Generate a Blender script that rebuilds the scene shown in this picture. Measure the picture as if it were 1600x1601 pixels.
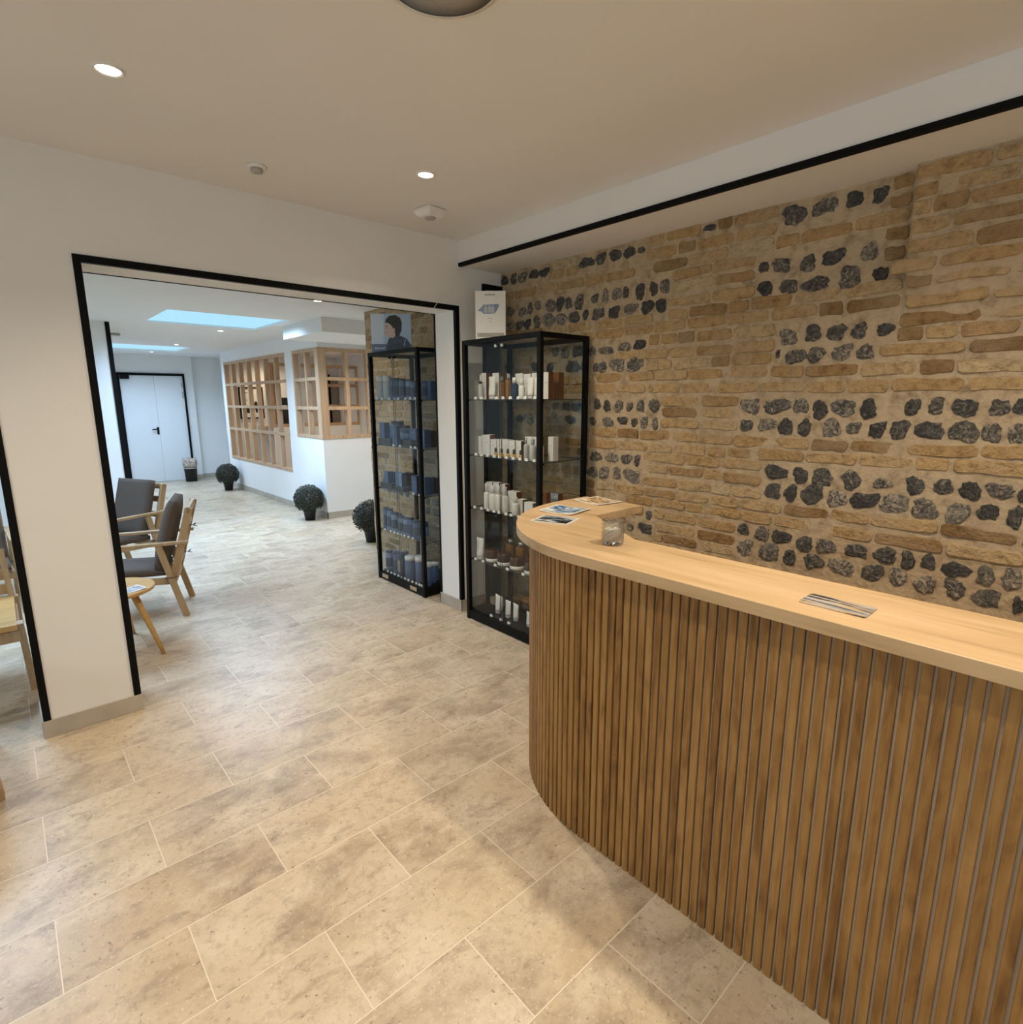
import bpy, bmesh, math, random
from mathutils import Vector, Matrix
for _o in list(bpy.data.objects): bpy.data.objects.remove(_o)
S = bpy.context.scene; COL = S.collection
random.seed(7)
PI = math.pi
# ------------------------------------------------------------------ camera
YAW, PITCH, ROLL, FPX, CX, CY = 0.73904658, 0.19259281, 0.00135195, 883.92755, 809.2405, 798.9241
_sy, _cy, _sp, _cp = math.sin(YAW), math.cos(YAW), math.sin(PITCH), math.cos(PITCH)
_f = Vector((_sy*_cp, _cy*_cp, -_sp)); _r = Vector((_cy, -_sy, 0)); _d = _f.cross(_r)
_r2 = _r*math.cos(ROLL) + _d*math.sin(ROLL); _d2 = _d*math.cos(ROLL) - _r*math.sin(ROLL)
cam = bpy.data.cameras.new('camera'); camo = bpy.data.objects.new('camera', cam); COL.objects.link(camo)
M = Matrix((_r2, -_d2, -_f)).transposed().to_4x4(); M.translation = Vector((0, 0, 1.45)); camo.matrix_world = M
cam.sensor_fit = 'HORIZONTAL'; cam.sensor_width = 36; cam.lens = FPX/1600*36
cam.shift_x = (800-CX)/1600; cam.shift_y = (CY-800.5)/1600; cam.clip_start = 0.02
S.camera = camo
S.view_settings.view_transform = 'Standard'; S.view_settings.look = 'None'
S.view_settings.gamma = 1; S.view_settings.use_curve_mapping = False
S.view_settings.exposure = 0.0
S.cycles.transparent_max_bounces = 48; S.cycles.max_bounces = 8; S.cycles.diffuse_bounces = 5
S.cycles.sample_clamp_indirect = 6; S.cycles.caustics_reflective = False; S.cycles.caustics_refractive = False
# ------------------------------------------------------------------ sky and lights
W = bpy.data.worlds.new('sky'); S.world = W; W.use_nodes = True
_b = W.node_tree.nodes['Background']; _b.inputs[0].default_value = (0.46, 0.80, 1.0, 1); _b.inputs[1].default_value = 1.05
def portal(name, loc, rot, sx, sy):
    l = bpy.data.lights.new(name, 'AREA'); l.shape = 'RECTANGLE'; l.size = sx; l.size_y = sy
    l.cycles.is_portal = True
    o = bpy.data.objects.new(name, l); o.location = loc; o.rotation_euler = rot; COL.objects.link(o)
WARM = (1.0, 0.86, 0.665); COOL = (0.72, 0.88, 1.0)
FRONT_W, BACK_W, OFFICE_W = 95.0, 34.0, 30.0
FZ, BZ = 2.43, 2.25            # ceiling heights of the front and the rear room
def spot(name, x, y, z, power, color, angle=2.05, blend=1.0, radius=0.03):
    l = bpy.data.lights.new(name, 'SPOT'); l.energy = power; l.color = color
    l.spot_size = angle; l.spot_blend = blend; l.shadow_soft_size = radius
    o = bpy.data.objects.new(name, l); o.location = (x, y, z); COL.objects.link(o); return o
l = bpy.data.lights.new('front_cool_fill', 'AREA'); l.shape = 'RECTANGLE'; l.size = 1.9; l.size_y = 1.2; l.energy = 11; l.color = (0.52, 0.77, 1.0)  # added cool fill behind the camera, cools the tone of the back wall
o = bpy.data.objects.new('front_cool_fill', l); o.location = (-1.2, -2.88, 1.5); o.rotation_euler = (PI/2, 0, 0); COL.objects.link(o)
l = bpy.data.lights.new('side_fill', 'AREA'); l.shape = 'RECTANGLE'; l.size = 1.1; l.size_y = 2.3; l.energy = 19; l.color = (0.95, 0.95, 0.92)  # added fill from the left, brightens the soffit face and brick wall
o = bpy.data.objects.new('side_fill', l); o.location = (-3.19, -0.6, 1.55); o.rotation_euler = (0, -PI/2, 0); COL.objects.link(o)
portal('window_light', (-2.58, 5.7, 1.25), (0, -PI/2, 0), 2.1, 3.0)
# skylight openings (x0,x1,y0,y1)
SKY = [(1.25, 2.335, 5.98, 7.05), (1.25, 2.343, 9.92, 10.97)]
def daylight(x0, x1, y0, y1, power):
    l = bpy.data.lights.new('skylight_daylight', 'AREA'); l.shape = 'RECTANGLE'; l.size = x1-x0-0.04; l.size_y = y1-y0-0.04
    l.energy = power; l.color = (0.47, 0.69, 1.0); l.spread = math.radians(150)
    o = bpy.data.objects.new('skylight_daylight', l); o.location = ((x0+x1)/2, (y0+y1)/2, BZ-0.002); COL.objects.link(o)
DAY = 74.0
daylight(*SKY[0], DAY); daylight(*SKY[1], DAY*0.55)
daylight(-0.9, 0.1, 4.2, 5.2, DAY*0.7)          # an added third skylight, unseen behind the pillar, brightens the rear floor
# ------------------------------------------------------------------ materials
MATS = {}
def nm(name):
    m = bpy.data.materials.new(name); m.use_nodes = True
    n = m.node_tree.nodes; b = n['Principled BSDF']; MATS[name] = m
    return m, n, m.node_tree.links, b
def N(n, t, **kw):
    x = n.new(t)
    for k, v in kw.items():
        if k.startswith('i_'):
            key = k[2:]; x.inputs[int(key) if key.isdigit() else key].default_value = v
        else: setattr(x, k, v)
    return x
def ramp(n, stops):
    r = n.new('ShaderNodeValToRGB'); e = r.color_ramp.elements
    e[0].position, e[0].color = stops[0][0], (*stops[0][1], 1); e[1].position, e[1].color = stops[-1][0], (*stops[-1][1], 1)
    for p, c in stops[1:-1]:
        k = e.new(p); k.color = (*c, 1)
    return r
def coords(n, l, kind='Object', scale=(1,1,1), rot=(0,0,0), loc=(0,0,0)):
    t = n.new('ShaderNodeTexCoord'); mp = n.new('ShaderNodeMapping')
    mp.inputs['Scale'].default_value = scale; mp.inputs['Rotation'].default_value = rot; mp.inputs['Location'].default_value = loc
    l.new(t.outputs[kind], mp.inputs[0]); return mp.outputs[0]
def plain(name, col, rough=0.5, metal=0.0, var=0.06, scale=18, bump=0.0, spec=0.5):
    """solid colour with a little procedural variation"""
    m, n, l, b = nm(name)
    v = coords(n, l)
    no = N(n, 'ShaderNodeTexNoise', i_Scale=scale, i_Detail=3.0); l.new(v, no.inputs['Vector'])
    a = tuple(max(0, c*(1-var)) for c in col); c2 = tuple(min(1, c*(1+var)) for c in col)
    r = ramp(n, [(0.3, a), (0.7, c2)]); l.new(no.outputs[0], r.inputs[0]); l.new(r.outputs[0], b.inputs['Base Color'])
    b.inputs['Roughness'].default_value = rough; b.inputs['Metallic'].default_value = metal
    b.inputs['Specular IOR Level'].default_value = spec
    if bump:
        bp = N(n, 'ShaderNodeBump', i_Strength=bump, i_Distance=0.01); l.new(no.outputs[0], bp.inputs['Height']); l.new(bp.outputs[0], b.inputs['Normal'])
    return m
def emit(name, col, strength):
    m, n, l, b = nm(name); b.inputs['Base Color'].default_value = (*col, 1)
    b.inputs['Emission Color'].default_value = (*col, 1); b.inputs['Emission Strength'].default_value = strength; return m
def pane(name, tint, refl=0.5, base=0.04):
    m, n, l, b = nm(name); n.remove(b); out = [x for x in n if x.type == 'OUTPUT_MATERIAL'][0]
    t = N(n, 'ShaderNodeBsdfTransparent'); t.inputs[0].default_value = (*tint, 1)
    g = N(n, 'ShaderNodeBsdfGlossy', i_Roughness=0.03); mx = n.new('ShaderNodeMixShader')
    lw = N(n, 'ShaderNodeLayerWeight', i_Blend=0.25)
    p = N(n, 'ShaderNodeMath', operation='POWER'); p.inputs[1].default_value = 2.2; l.new(lw.outputs['Facing'], p.inputs[0])
    ma = N(n, 'ShaderNodeMath', operation='MULTIPLY_ADD'); ma.inputs[1].default_value = refl; ma.inputs[2].default_value = base
    l.new(p.outputs[0], ma.inputs[0]); l.new(ma.outputs[0], mx.inputs[0]); l.new(t.outputs[0], mx.inputs[1]); l.new(g.outputs[0], mx.inputs[2])
    l.new(mx.outputs[0], out.inputs[0]); return m
def wood(name, dark, mid, light, axis=2, grain=1.0, rough=0.5, tint=0.0, fine=60, spec=0.35, big=None):
    """grain stretched along axis; an optional per-face attribute shifts the tone of each board"""
    m, n, l, b = nm(name)
    sc = [fine*0.6, fine*0.6, fine*0.6]; sc[axis] = fine*0.035
    sc2 = [9, 9, 9]; sc2[axis] = 1.1
    if big: sc2 = list(big)
    at = N(n, 'ShaderNodeAttribute', attribute_name='tint'); at.attribute_type = 'GEOMETRY'
    t = n.new('ShaderNodeTexCoord')
    ad = N(n, 'ShaderNodeVectorMath', operation='MULTIPLY_ADD'); ad.inputs[1].default_value = (7, 5, 9)
    l.new(at.outputs['Fac'], ad.inputs[0]); l.new(t.outputs['Object'], ad.inputs[2])
    def noise(scale, detail, dist):
        mp = n.new('ShaderNodeMapping'); mp.inputs['Scale'].default_value = scale; l.new(ad.outputs[0], mp.inputs[0])
        x = N(n, 'ShaderNodeTexNoise', i_Scale=1.0, i_Detail=detail, i_Distortion=dist); l.new(mp.outputs[0], x.inputs['Vector']); return x.outputs[0]
    a, c = noise(sc, 4.0, 0.4), noise(sc2, 3.0, 1.5)
    mx = N(n, 'ShaderNodeMix'); mx.data_type = 'FLOAT'; mx.inputs[0].default_value = 0.5; l.new(a, mx.inputs[2]); l.new(c, mx.inputs[3])
    ma = N(n, 'ShaderNodeMath', operation='MULTIPLY_ADD'); ma.inputs[1].default_value = tint; l.new(at.outputs['Fac'], ma.inputs[0]); l.new(mx.outputs[0], ma.inputs[2])
    sb = N(n, 'ShaderNodeMath', operation='SUBTRACT'); sb.inputs[1].default_value = tint*0.5; l.new(ma.outputs[0], sb.inputs[0])
    r = ramp(n, [(0.5-0.22*grain, dark), (0.5, mid), (0.5+0.2*grain, light)]); l.new(sb.outputs[0], r.inputs[0])
    l.new(r.outputs[0], b.inputs['Base Color']); b.inputs['Roughness'].default_value = rough; b.inputs['Specular IOR Level'].default_value = spec
    bp = N(n, 'ShaderNodeBump', i_Strength=0.12, i_Distance=0.004); l.new(a, bp.inputs['Height']); l.new(bp.outputs[0], b.inputs['Normal'])
    return m
def picture(name, stops, scale, border=None, rot=(0,0,0), rough=0.25, dist=1.0, mode='N'):
    """printed picture: layered noise bands in the sheet's own coordinates, optional plain margin"""
    m, n, l, b = nm(name); t = n.new('ShaderNodeTexCoord'); sp = n.new('ShaderNodeSeparateXYZ'); l.new(t.outputs['Generated'], sp.inputs[0])
    mp = n.new('ShaderNodeMapping'); mp.inputs['Scale'].default_value = scale; mp.inputs['Rotation'].default_value = rot; l.new(t.outputs['Generated'], mp.inputs[0])
    no = N(n, 'ShaderNodeTexNoise', i_Scale=1.0, i_Detail=4.0, i_Distortion=dist); l.new(mp.outputs[0], no.inputs['Vector'])
    r = ramp(n, stops); l.new(no.outputs[0], r.inputs[0]); src = r.outputs[0]
    if border:
        def edge(o):
            a = N(n, 'ShaderNodeMath', operation='SUBTRACT'); a.inputs[1].default_value = 0.5; l.new(o, a.inputs[0])
            c = N(n, 'ShaderNodeMath', operation='ABSOLUTE'); l.new(a.outputs[0], c.inputs[0]); return c.outputs[0]
        mxm = N(n, 'ShaderNodeMath', operation='MAXIMUM'); l.new(edge(sp.outputs[0]), mxm.inputs[0]); l.new(edge(sp.outputs[1]), mxm.inputs[1])
        gt = N(n, 'ShaderNodeMath', operation='GREATER_THAN'); gt.inputs[1].default_value = 0.5-border[0]; l.new(mxm.outputs[0], gt.inputs[0])
        mc = N(n, 'ShaderNodeMix'); mc.data_type = 'RGBA'; l.new(gt.outputs[0], mc.inputs[0]); l.new(src, mc.inputs[6]); mc.inputs[7].default_value = (*border[1], 1); src = mc.outputs[2]
    l.new(src, b.inputs['Base Color']); b.inputs['Roughness'].default_value = rough; return m

plain('wall_paint', (0.80, 0.79, 0.77), 0.9, var=0.012, scale=3, spec=0.2)
plain('ceiling_paint', (0.80, 0.79, 0.78), 0.92, var=0.01, scale=3, spec=0.15)
plain('black_metal', (0.004, 0.004, 0.004), 0.5, 0.0, 0.1, spec=0.15)
plain('black_trim', (0.004, 0.004, 0.004), 0.6, 0.0, 0.1, spec=0.12)
plain('dark_panel', (0.045, 0.055, 0.065), 0.35, 0.0, 0.15)
plain('door_paint', (0.78, 0.80, 0.81), 0.45, var=0.01, scale=2)
plain('white_plastic', (0.80, 0.79, 0.76), 0.4, var=0.02)
plain('grey_plastic', (0.42, 0.41, 0.39), 0.6, var=0.04)
plain('speaker_cloth', (0.36, 0.34, 0.31), 0.9, var=0.12, scale=400)
plain('white_card', (0.84, 0.82, 0.78), 0.6, var=0.015)
plain('tube_white', (0.82, 0.80, 0.75), 0.35, var=0.015)
plain('brown_card', (0.16, 0.055, 0.018), 0.5, var=0.12)
plain('dark_card', (0.05, 0.04, 0.035), 0.5, var=0.12)
plain('silver_foil', (0.62, 0.61, 0.58), 0.25, 0.8, var=0.05)
plain('amber_glass', (0.30, 0.14, 0.035), 0.15, var=0.15)
plain('dark_amber', (0.07, 0.028, 0.010), 0.18, var=0.2)
plain('gold_liquid', (0.62, 0.36, 0.08), 0.2, var=0.12)
plain('navy_glass', (0.025, 0.040, 0.075), 0.2, var=0.15)
plain('blue_label', (0.10, 0.16, 0.29), 0.4, var=0.12)
plain('blue_dark', (0.045, 0.075, 0.14), 0.4, var=0.2)
plain('blue_light', (0.22, 0.30, 0.44), 0.4, var=0.1)
plain('pale_bottle', (0.50, 0.54, 0.55), 0.25, var=0.05)
plain('clear_plastic', (0.55, 0.54, 0.50), 0.12, var=0.05)
plain('kraft', (0.46, 0.33, 0.20), 0.8, var=0.08)
plain('cushion', (0.125, 0.098, 0.080), 0.95, var=0.10, scale=160, bump=0.15, spec=0.1)
plain('tie_cord', (0.012, 0.011, 0.010), 0.8)
plain('glass_edge', (0.03, 0.036, 0.034), 0.3)
plain('pot_black', (0.010, 0.010, 0.009), 0.6)
plain('grout_base', (0.33, 0.28, 0.23), 0.8)
plain('stone_skirting', (0.44, 0.385, 0.32), 0.5, var=0.10, scale=9)
plain('slat_backing', (0.50, 0.395, 0.29), 0.8, var=0.05)
plain('wax', (0.75, 0.72, 0.66), 0.6)
plain('poster_blue', (0.42, 0.52, 0.66), 0.35, var=0.06, scale=5)
plain('poster_blue_dark', (0.10, 0.16, 0.27), 0.35, var=0.1)
plain('poster_skin', (0.62, 0.45, 0.37), 0.5, var=0.06)
plain('poster_light', (0.58, 0.66, 0.76), 0.35, var=0.05, scale=5)
plain('poster_hair', (0.035, 0.030, 0.032), 0.5, var=0.2)
plain('poster_coat', (0.055, 0.070, 0.095), 0.5, var=0.3, scale=30)
plain('print_black', (0.012, 0.012, 0.012), 0.6)
plain('print_grey', (0.40, 0.37, 0.33), 0.6)
plain('bag_print', (0.46, 0.38, 0.31), 0.7, var=0.6, scale=30)
plain('screen_black', (0.01, 0.009, 0.008), 0.3)
plain('grey_door', (0.30, 0.26, 0.23), 0.6)
wood('oak_top', (0.38, 0.25, 0.13), (0.53, 0.365, 0.20), (0.60, 0.425, 0.25), axis=1, grain=0.85, rough=0.38, fine=70)
wood('oak_slat', (0.14, 0.062, 0.016), (0.30, 0.155, 0.046), (0.39, 0.22, 0.075), axis=2, grain=0.9, rough=0.5, tint=0.14, fine=110, big=(16, 16, 5))
wood('lattice_oak', (0.36, 0.225, 0.13), (0.50, 0.33, 0.20), (0.58, 0.41, 0.265), axis=2, grain=1.2, rough=0.55)
wood('chair_oak', (0.33, 0.21, 0.11), (0.47, 0.32, 0.175), (0.56, 0.40, 0.24), axis=2, grain=1.1, rough=0.5)
wood('honey_wood', (0.42, 0.23, 0.07), (0.58, 0.34, 0.12), (0.66, 0.42, 0.17), axis=0, grain=1.1, rough=0.42)
pane('cabinet_glass', (0.93, 0.94, 0.94), 0.42, 0.018)
pane('skylight_glass', (0.97, 0.985, 0.99), 0.02, 0.004)
pane('window_glass', (0.95, 0.97, 0.97), 0.2, 0.02)
emit('lamp_lens', (1.0, 0.90, 0.72), 14.0)
emit('lamp_lens_cool', (1.0, 0.97, 0.92), 9.0)
# crystal tumbler
pane('crystal', (0.93, 0.93, 0.92), 0.8, 0.30)
# leaves
_m, _n, _l, _bb = nm('box_leaf'); _v = coords(_n, _l); _no = N(_n, 'ShaderNodeTexNoise', i_Scale=40.0, i_Detail=2.0); _l.new(_v, _no.inputs['Vector'])
_r_ = ramp(_n, [(0.3, (0.012, 0.014, 0.008)), (0.7, (0.040, 0.042, 0.022))]); _l.new(_no.outputs[0], _r_.inputs[0]); _l.new(_r_.outputs[0], _bb.inputs['Base Color']); _bb.inputs['Roughness'].default_value = 0.6
# bricks, mortar and flint
def brick_mat(name, stops, rough, nscale, bump):
    m, n, l, b = nm(name); v = coords(n, l)
    at = N(n, 'ShaderNodeAttribute', attribute_name='tint')
    r = ramp(n, stops); l.new(at.outputs['Fac'], r.inputs[0])
    no = N(n, 'ShaderNodeTexNoise', i_Scale=nscale, i_Detail=6.0, i_Roughness=0.65); l.new(v, no.inputs['Vector'])
    r2 = ramp(n, [(0.28, (0.55, 0.50, 0.45)), (0.5, (1, 1, 1)), (0.75, (1.18, 1.17, 1.16))]); l.new(no.outputs[0], r2.inputs[0])
    mc = N(n, 'ShaderNodeMix'); mc.data_type = 'RGBA'; mc.blend_type = 'MULTIPLY'; mc.inputs[0].default_value = 1.0
    l.new(r.outputs[0], mc.inputs[6]); l.new(r2.outputs[0], mc.inputs[7])
    no2 = N(n, 'ShaderNodeTexNoise', i_Scale=5.0, i_Detail=4.0); l.new(v, no2.inputs['Vector'])
    r3 = ramp(n, [(0.45, (0, 0, 0)), (0.68, (1, 1, 1))]); l.new(no2.outputs[0], r3.inputs[0])
    mm = N(n, 'ShaderNodeMath', operation='MULTIPLY'); mm.inputs[1].default_value = 0.5; l.new(r3.outputs[0], mm.inputs[0])
    md = N(n, 'ShaderNodeMix'); md.data_type = 'RGBA'; l.new(mm.outputs[0], md.inputs[0]); l.new(mc.outputs[2], md.inputs[6]); md.inputs[7].default_value = (0.44, 0.335, 0.215, 1)
    l.new(md.outputs[2], b.inputs['Base Color']); b.inputs['Roughness'].default_value = rough; b.inputs['Specular IOR Level'].default_value = 0.2
    no3 = N(n, 'ShaderNodeTexNoise', i_Scale=nscale*2.2, i_Detail=5.0); l.new(v, no3.inputs['Vector'])
    bp = N(n, 'ShaderNodeBump', i_Strength=bump, i_Distance=0.012); l.new(no3.outputs[0], bp.inputs['Height']); l.new(bp.outputs[0], b.inputs['Normal'])
brick_mat('brick', [(0.0, (0.22, 0.13, 0.056)), (0.2, (0.35, 0.22, 0.10)), (0.5, (0.455, 0.30, 0.142)), (0.8, (0.49, 0.35, 0.19)), (1.0, (0.51, 0.40, 0.25))], 0.95, 30, 1.0)
brick_mat('mortar', [(0.0, (0.45, 0.345, 0.225)), (1.0, (0.52, 0.405, 0.27))], 0.95, 18, 0.8)
_m, _n, _l, _bb = nm('flint'); _v = coords(_n, _l)
_at = N(_n, 'ShaderNodeAttribute', attribute_name='tint')
_no = N(_n, 'ShaderNodeTexNoise', i_Scale=30.0, i_Detail=7.0, i_Roughness=0.72, i_Distortion=2.2); _l.new(_v, _no.inputs['Vector'])
_ma = N(_n, 'ShaderNodeMath', operation='MULTIPLY_ADD'); _ma.inputs[1].default_value = 0.16; _l.new(_at.outputs['Fac'], _ma.inputs[0]); _l.new(_no.outputs[0], _ma.inputs[2])
_r_ = ramp(_n, [(0.33, (0.028, 0.026, 0.027)), (0.47, (0.070, 0.066, 0.062)), (0.57, (0.17, 0.15, 0.125)), (0.67, (0.44, 0.37, 0.28))]); _l.new(_ma.outputs[0], _r_.inputs[0]); _l.new(_r_.outputs[0], _bb.inputs['Base Color'])
_bb.inputs['Roughness'].default_value = 0.42
_bp = N(_n, 'ShaderNodeBump', i_Strength=0.8, i_Distance=0.012); _l.new(_no.outputs[0], _bp.inputs['Height']); _l.new(_bp.outputs[0], _bb.inputs['Normal'])
# floor: limestone tiles in half bond
_m, n, l, b = nm('stone_floor'); v = coords(n, l, 'Object', loc=(-0.216+0.5535*10, -0.508+0.2767*40, 0))
def brk(c1, c2, mo, ms):
    k = n.new('ShaderNodeTexBrick'); k.offset = 0.5; k.offset_frequency = 2; k.squash = 1.0
    k.inputs['Color1'].default_value = c1; k.inputs['Color2'].default_value = c2; k.inputs['Mortar'].default_value = mo
    k.inputs['Scale'].default_value = 1.0; k.inputs['Mortar Size'].default_value = ms; k.inputs['Mortar Smooth'].default_value = 0.3
    k.inputs['Bias'].default_value = 0.0; k.inputs['Brick Width'].default_value = 0.5535; k.inputs['Row Height'].default_value = 0.2767
    l.new(v, k.inputs['Vector']); return k
k1 = brk((0, 0, 0, 1), (1, 1, 1, 1), (0.5, 0.5, 0.5, 1), 0.0017)
def noise4(scale, detail, dist, sx=1.0, sy=1.0, rough=0.5):
    mp = n.new('ShaderNodeMapping'); mp.inputs['Scale'].default_value = (sx, sy, 1); l.new(v, mp.inputs[0])
    x = n.new('ShaderNodeTexNoise'); x.noise_dimensions = '4D'; x.inputs['Scale'].default_value = scale; x.inputs['Detail'].default_value = detail
    x.inputs['Distortion'].default_value = dist; x.inputs['Roughness'].default_value = rough
    w = N(n, 'ShaderNodeMath', operation='MULTIPLY'); w.inputs[1].default_value = 37.0; l.new(k1.outputs['Color'], w.inputs[0]); l.new(w.outputs[0], x.inputs['W'])
    l.new(mp.outputs[0], x.inputs['Vector']); return x.outputs[0]
base = ramp(n, [(0.0, (0.513, 0.399, 0.273)), (0.35, (0.541, 0.433, 0.305)), (0.7, (0.576, 0.467, 0.332)), (1.0, (0.547, 0.444, 0.322))]); l.new(k1.outputs['Color'], base.inputs[0])
def layer(src, nz, lo, hi, col, amt):
    r = ramp(n, [(lo, (0, 0, 0)), (hi, (1, 1, 1))]); l.new(nz, r.inputs[0])
    m1 = N(n, 'ShaderNodeMath', operation='MULTIPLY'); m1.inputs[1].default_value = amt; l.new(r.outputs[0], m1.inputs[0])
    mc = N(n, 'ShaderNodeMix'); mc.data_type = 'RGBA'; l.new(m1.outputs[0], mc.inputs[0]); l.new(src, mc.inputs[6]); mc.inputs[7].default_value = (*col, 1); return mc.outputs[2]
c = layer(base.outputs[0], noise4(3.6, 10, 0.25, 1.0, 1.4, 0.66), 0.47, 0.64, (0.661, 0.562, 0.431), 0.75)
c = layer(c, noise4(3.0, 12, 0.35, 1.0, 1.5, 0.70), 0.49, 0.63, (0.296, 0.219, 0.147), 0.72)
c = layer(c, noise4(7.5, 12, 0.6, 1.0, 1.6, 0.74), 0.53, 0.65, (0.245, 0.186, 0.131), 0.7)
c = layer(c, noise4(2.0, 5, 0.2), 0.5, 0.72, (0.513, 0.371, 0.229), 0.5)
c = layer(c, noise4(34, 6, 0.2, 1, 1, 0.7), 0.50, 0.66, (0.342, 0.264, 0.185), 0.55)
c = layer(c, noise4(70, 3, 0.2, 1, 1, 0.6), 0.63, 0.69, (0.194, 0.141, 0.093), 0.75)
c = layer(c, noise4(110, 3, 0.0), 0.60, 0.70, (0.730, 0.641, 0.501), 0.5)
mc = N(n, 'ShaderNodeMix'); mc.data_type = 'RGBA'; l.new(k1.outputs['Fac'], mc.inputs[0]); l.new(c, mc.inputs[6]); mc.inputs[7].default_value = (0.72, 0.63, 0.50, 1)
l.new(mc.outputs[2], b.inputs['Base Color']); b.inputs['Roughness'].default_value = 0.36; b.inputs['Specular IOR Level'].default_value = 0.42
bp = N(n, 'ShaderNodeBump', i_Strength=0.25, i_Distance=0.002); l.new(k1.outputs['Fac'], bp.inputs['Height']); bp.invert = True; l.new(bp.outputs[0], b.inputs['Normal'])
# printed sheets
picture('leaflet_sea', [(0.34, (0.03, 0.05, 0.10)), (0.44, (0.08, 0.16, 0.32)), (0.53, (0.36, 0.50, 0.68)), (0.62, (0.75, 0.72, 0.66))], (2.2, 4.5, 1), (0.06, (0.80, 0.77, 0.70)))
picture('leaflet_rocks', [(0.40, (0.012, 0.012, 0.015)), (0.49, (0.03, 0.034, 0.045)), (0.55, (0.22, 0.29, 0.38)), (0.64, (0.60, 0.60, 0.58))], (1.6, 5.0, 1), (0.055, (0.80, 0.77, 0.70)))
picture('leaflet_sand', [(0.36, (0.07, 0.035, 0.02)), (0.46, (0.42, 0.26, 0.12)), (0.56, (0.66, 0.50, 0.30)), (0.66, (0.80, 0.72, 0.60))], (2.5, 4.0, 1), (0.07, (0.82, 0.78, 0.68)))
picture('leaflet_wave', [(0.36, (0.02, 0.024, 0.04)), (0.43, (0.08, 0.08, 0.09)), (0.49, (0.50, 0.37, 0.22)), (0.56, (0.40, 0.40, 0.42)), (0.62, (0.05, 0.06, 0.09))], (0.7, 5.0, 1), None, rot=(0, 0, 0.3), dist=0.5)
picture('leaflet_grey', [(0.3, (0.20, 0.22, 0.25)), (0.5, (0.5, 0.52, 0.54)), (0.7, (0.8, 0.79, 0.76))], (3, 3, 1), (0.06, (0.82, 0.80, 0.76)))
# ------------------------------------------------------------------ shelf stock: (kind, y, width, height, x) and tag positions
C1 = [
    [('drop', 2.832, 0.034, 0.151, 2.27), ('box', 2.847, 0.048, 0.163, 2.33), ('tube', 2.718, 0.061, 0.136, 2.27), ('box', 2.728, 0.065, 0.159, 2.33), ('amb', 2.63, 0.029, 0.133, 2.27), ('amb', 2.584, 0.045, 0.15, 2.27), ('amb', 2.584, 0.03, 0.149, 2.3), ('blu', 2.513, 0.049, 0.123, 2.27), ('box', 2.548, 0.071, 0.151, 2.36), ('bot', 2.451, 0.038, 0.114, 2.27), ('box', 2.482, 0.066, 0.145, 2.36), ('tube', 2.377, 0.049, 0.121, 2.27), ('box', 2.41, 0.063, 0.149, 2.36), ('tube', 2.319, 0.048, 0.119, 2.27), ('box', 2.275, 0.041, 0.146, 2.308), ('brn', 2.275, 0.041, 0.147, 2.392)],
    [('box', 2.899, 0.042, 0.116, 2.32), ('box', 2.858, 0.042, 0.125, 2.32), ('box', 2.807, 0.053, 0.128, 2.32), ('box', 2.744, 0.062, 0.103, 2.32), ('box', 2.693, 0.043, 0.107, 2.32), ('box', 2.631, 0.06, 0.107, 2.32), ('box', 2.573, 0.059, 0.103, 2.32), ('box', 2.512, 0.047, 0.104, 2.32), ('vial', 2.667, 0.026, 0.058, 2.25), ('vial', 2.611, 0.025, 0.057, 2.25), ('vial', 2.555, 0.026, 0.058, 2.25), ('vial', 2.499, 0.025, 0.058, 2.25), ('vial', 2.44, 0.025, 0.057, 2.25), ('clr', 2.418, 0.03, 0.127, 2.27), ('box', 2.424, 0.061, 0.132, 2.32), ('clr', 2.348, 0.039, 0.124, 2.26), ('box', 2.365, 0.05, 0.134, 2.32), ('clr', 2.29, 0.032, 0.13, 2.27), ('plain', 2.274, 0.042, 0.138, 2.352)],
    [('box', 2.817, 0.066, 0.165, 2.34), ('box', 2.748, 0.056, 0.17, 2.34), ('box', 2.685, 0.052, 0.166, 2.34), ('bot', 2.785, 0.036, 0.165, 2.27), ('bot', 2.721, 0.05, 0.159, 2.27), ('bot', 2.666, 0.044, 0.163, 2.27), ('bot', 2.606, 0.041, 0.164, 2.27), ('box', 2.582, 0.081, 0.133, 2.33), ('bot', 2.508, 0.044, 0.111, 2.27), ('box', 2.498, 0.047, 0.094, 2.32), ('box', 2.371, 0.072, 0.097, 2.27), ('bot', 2.304, 0.027, 0.16, 2.27), ('brn', 2.275, 0.034, 0.165, 2.3), ('dark', 2.29, 0.07, 0.15, 2.4)],
    [('tube', 2.855, 0.076, 0.142, 2.27), ('jar', 2.767, 0.122, 0.081, 2.27), ('jar', 2.645, 0.119, 0.08, 2.27), ('jar', 2.526, 0.119, 0.077, 2.27), ('jar', 2.392, 0.105, 0.074, 2.27), ('amb', 2.681, 0.07, 0.149, 2.39), ('amb', 2.582, 0.073, 0.146, 2.39), ('drop', 2.477, 0.058, 0.132, 2.37), ('box', 2.303, 0.012, 0.13, 2.27)],
    [('tube', 2.716, 0.048, 0.127, 2.3), ('tube', 2.736, 0.026, 0.096, 2.35), ('tube', 2.613, 0.052, 0.115, 2.3), ('tube', 2.539, 0.049, 0.111, 2.3), ('tube', 2.411, 0.056, 0.091, 2.3), ('ambj', 2.7, 0.08, 0.075, 2.47), ('ambj', 2.6, 0.09, 0.09, 2.47), ('ambj', 2.49, 0.09, 0.095, 2.47), ('gold', 2.84, 0.1, 0.05, 2.4)]]
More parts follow.
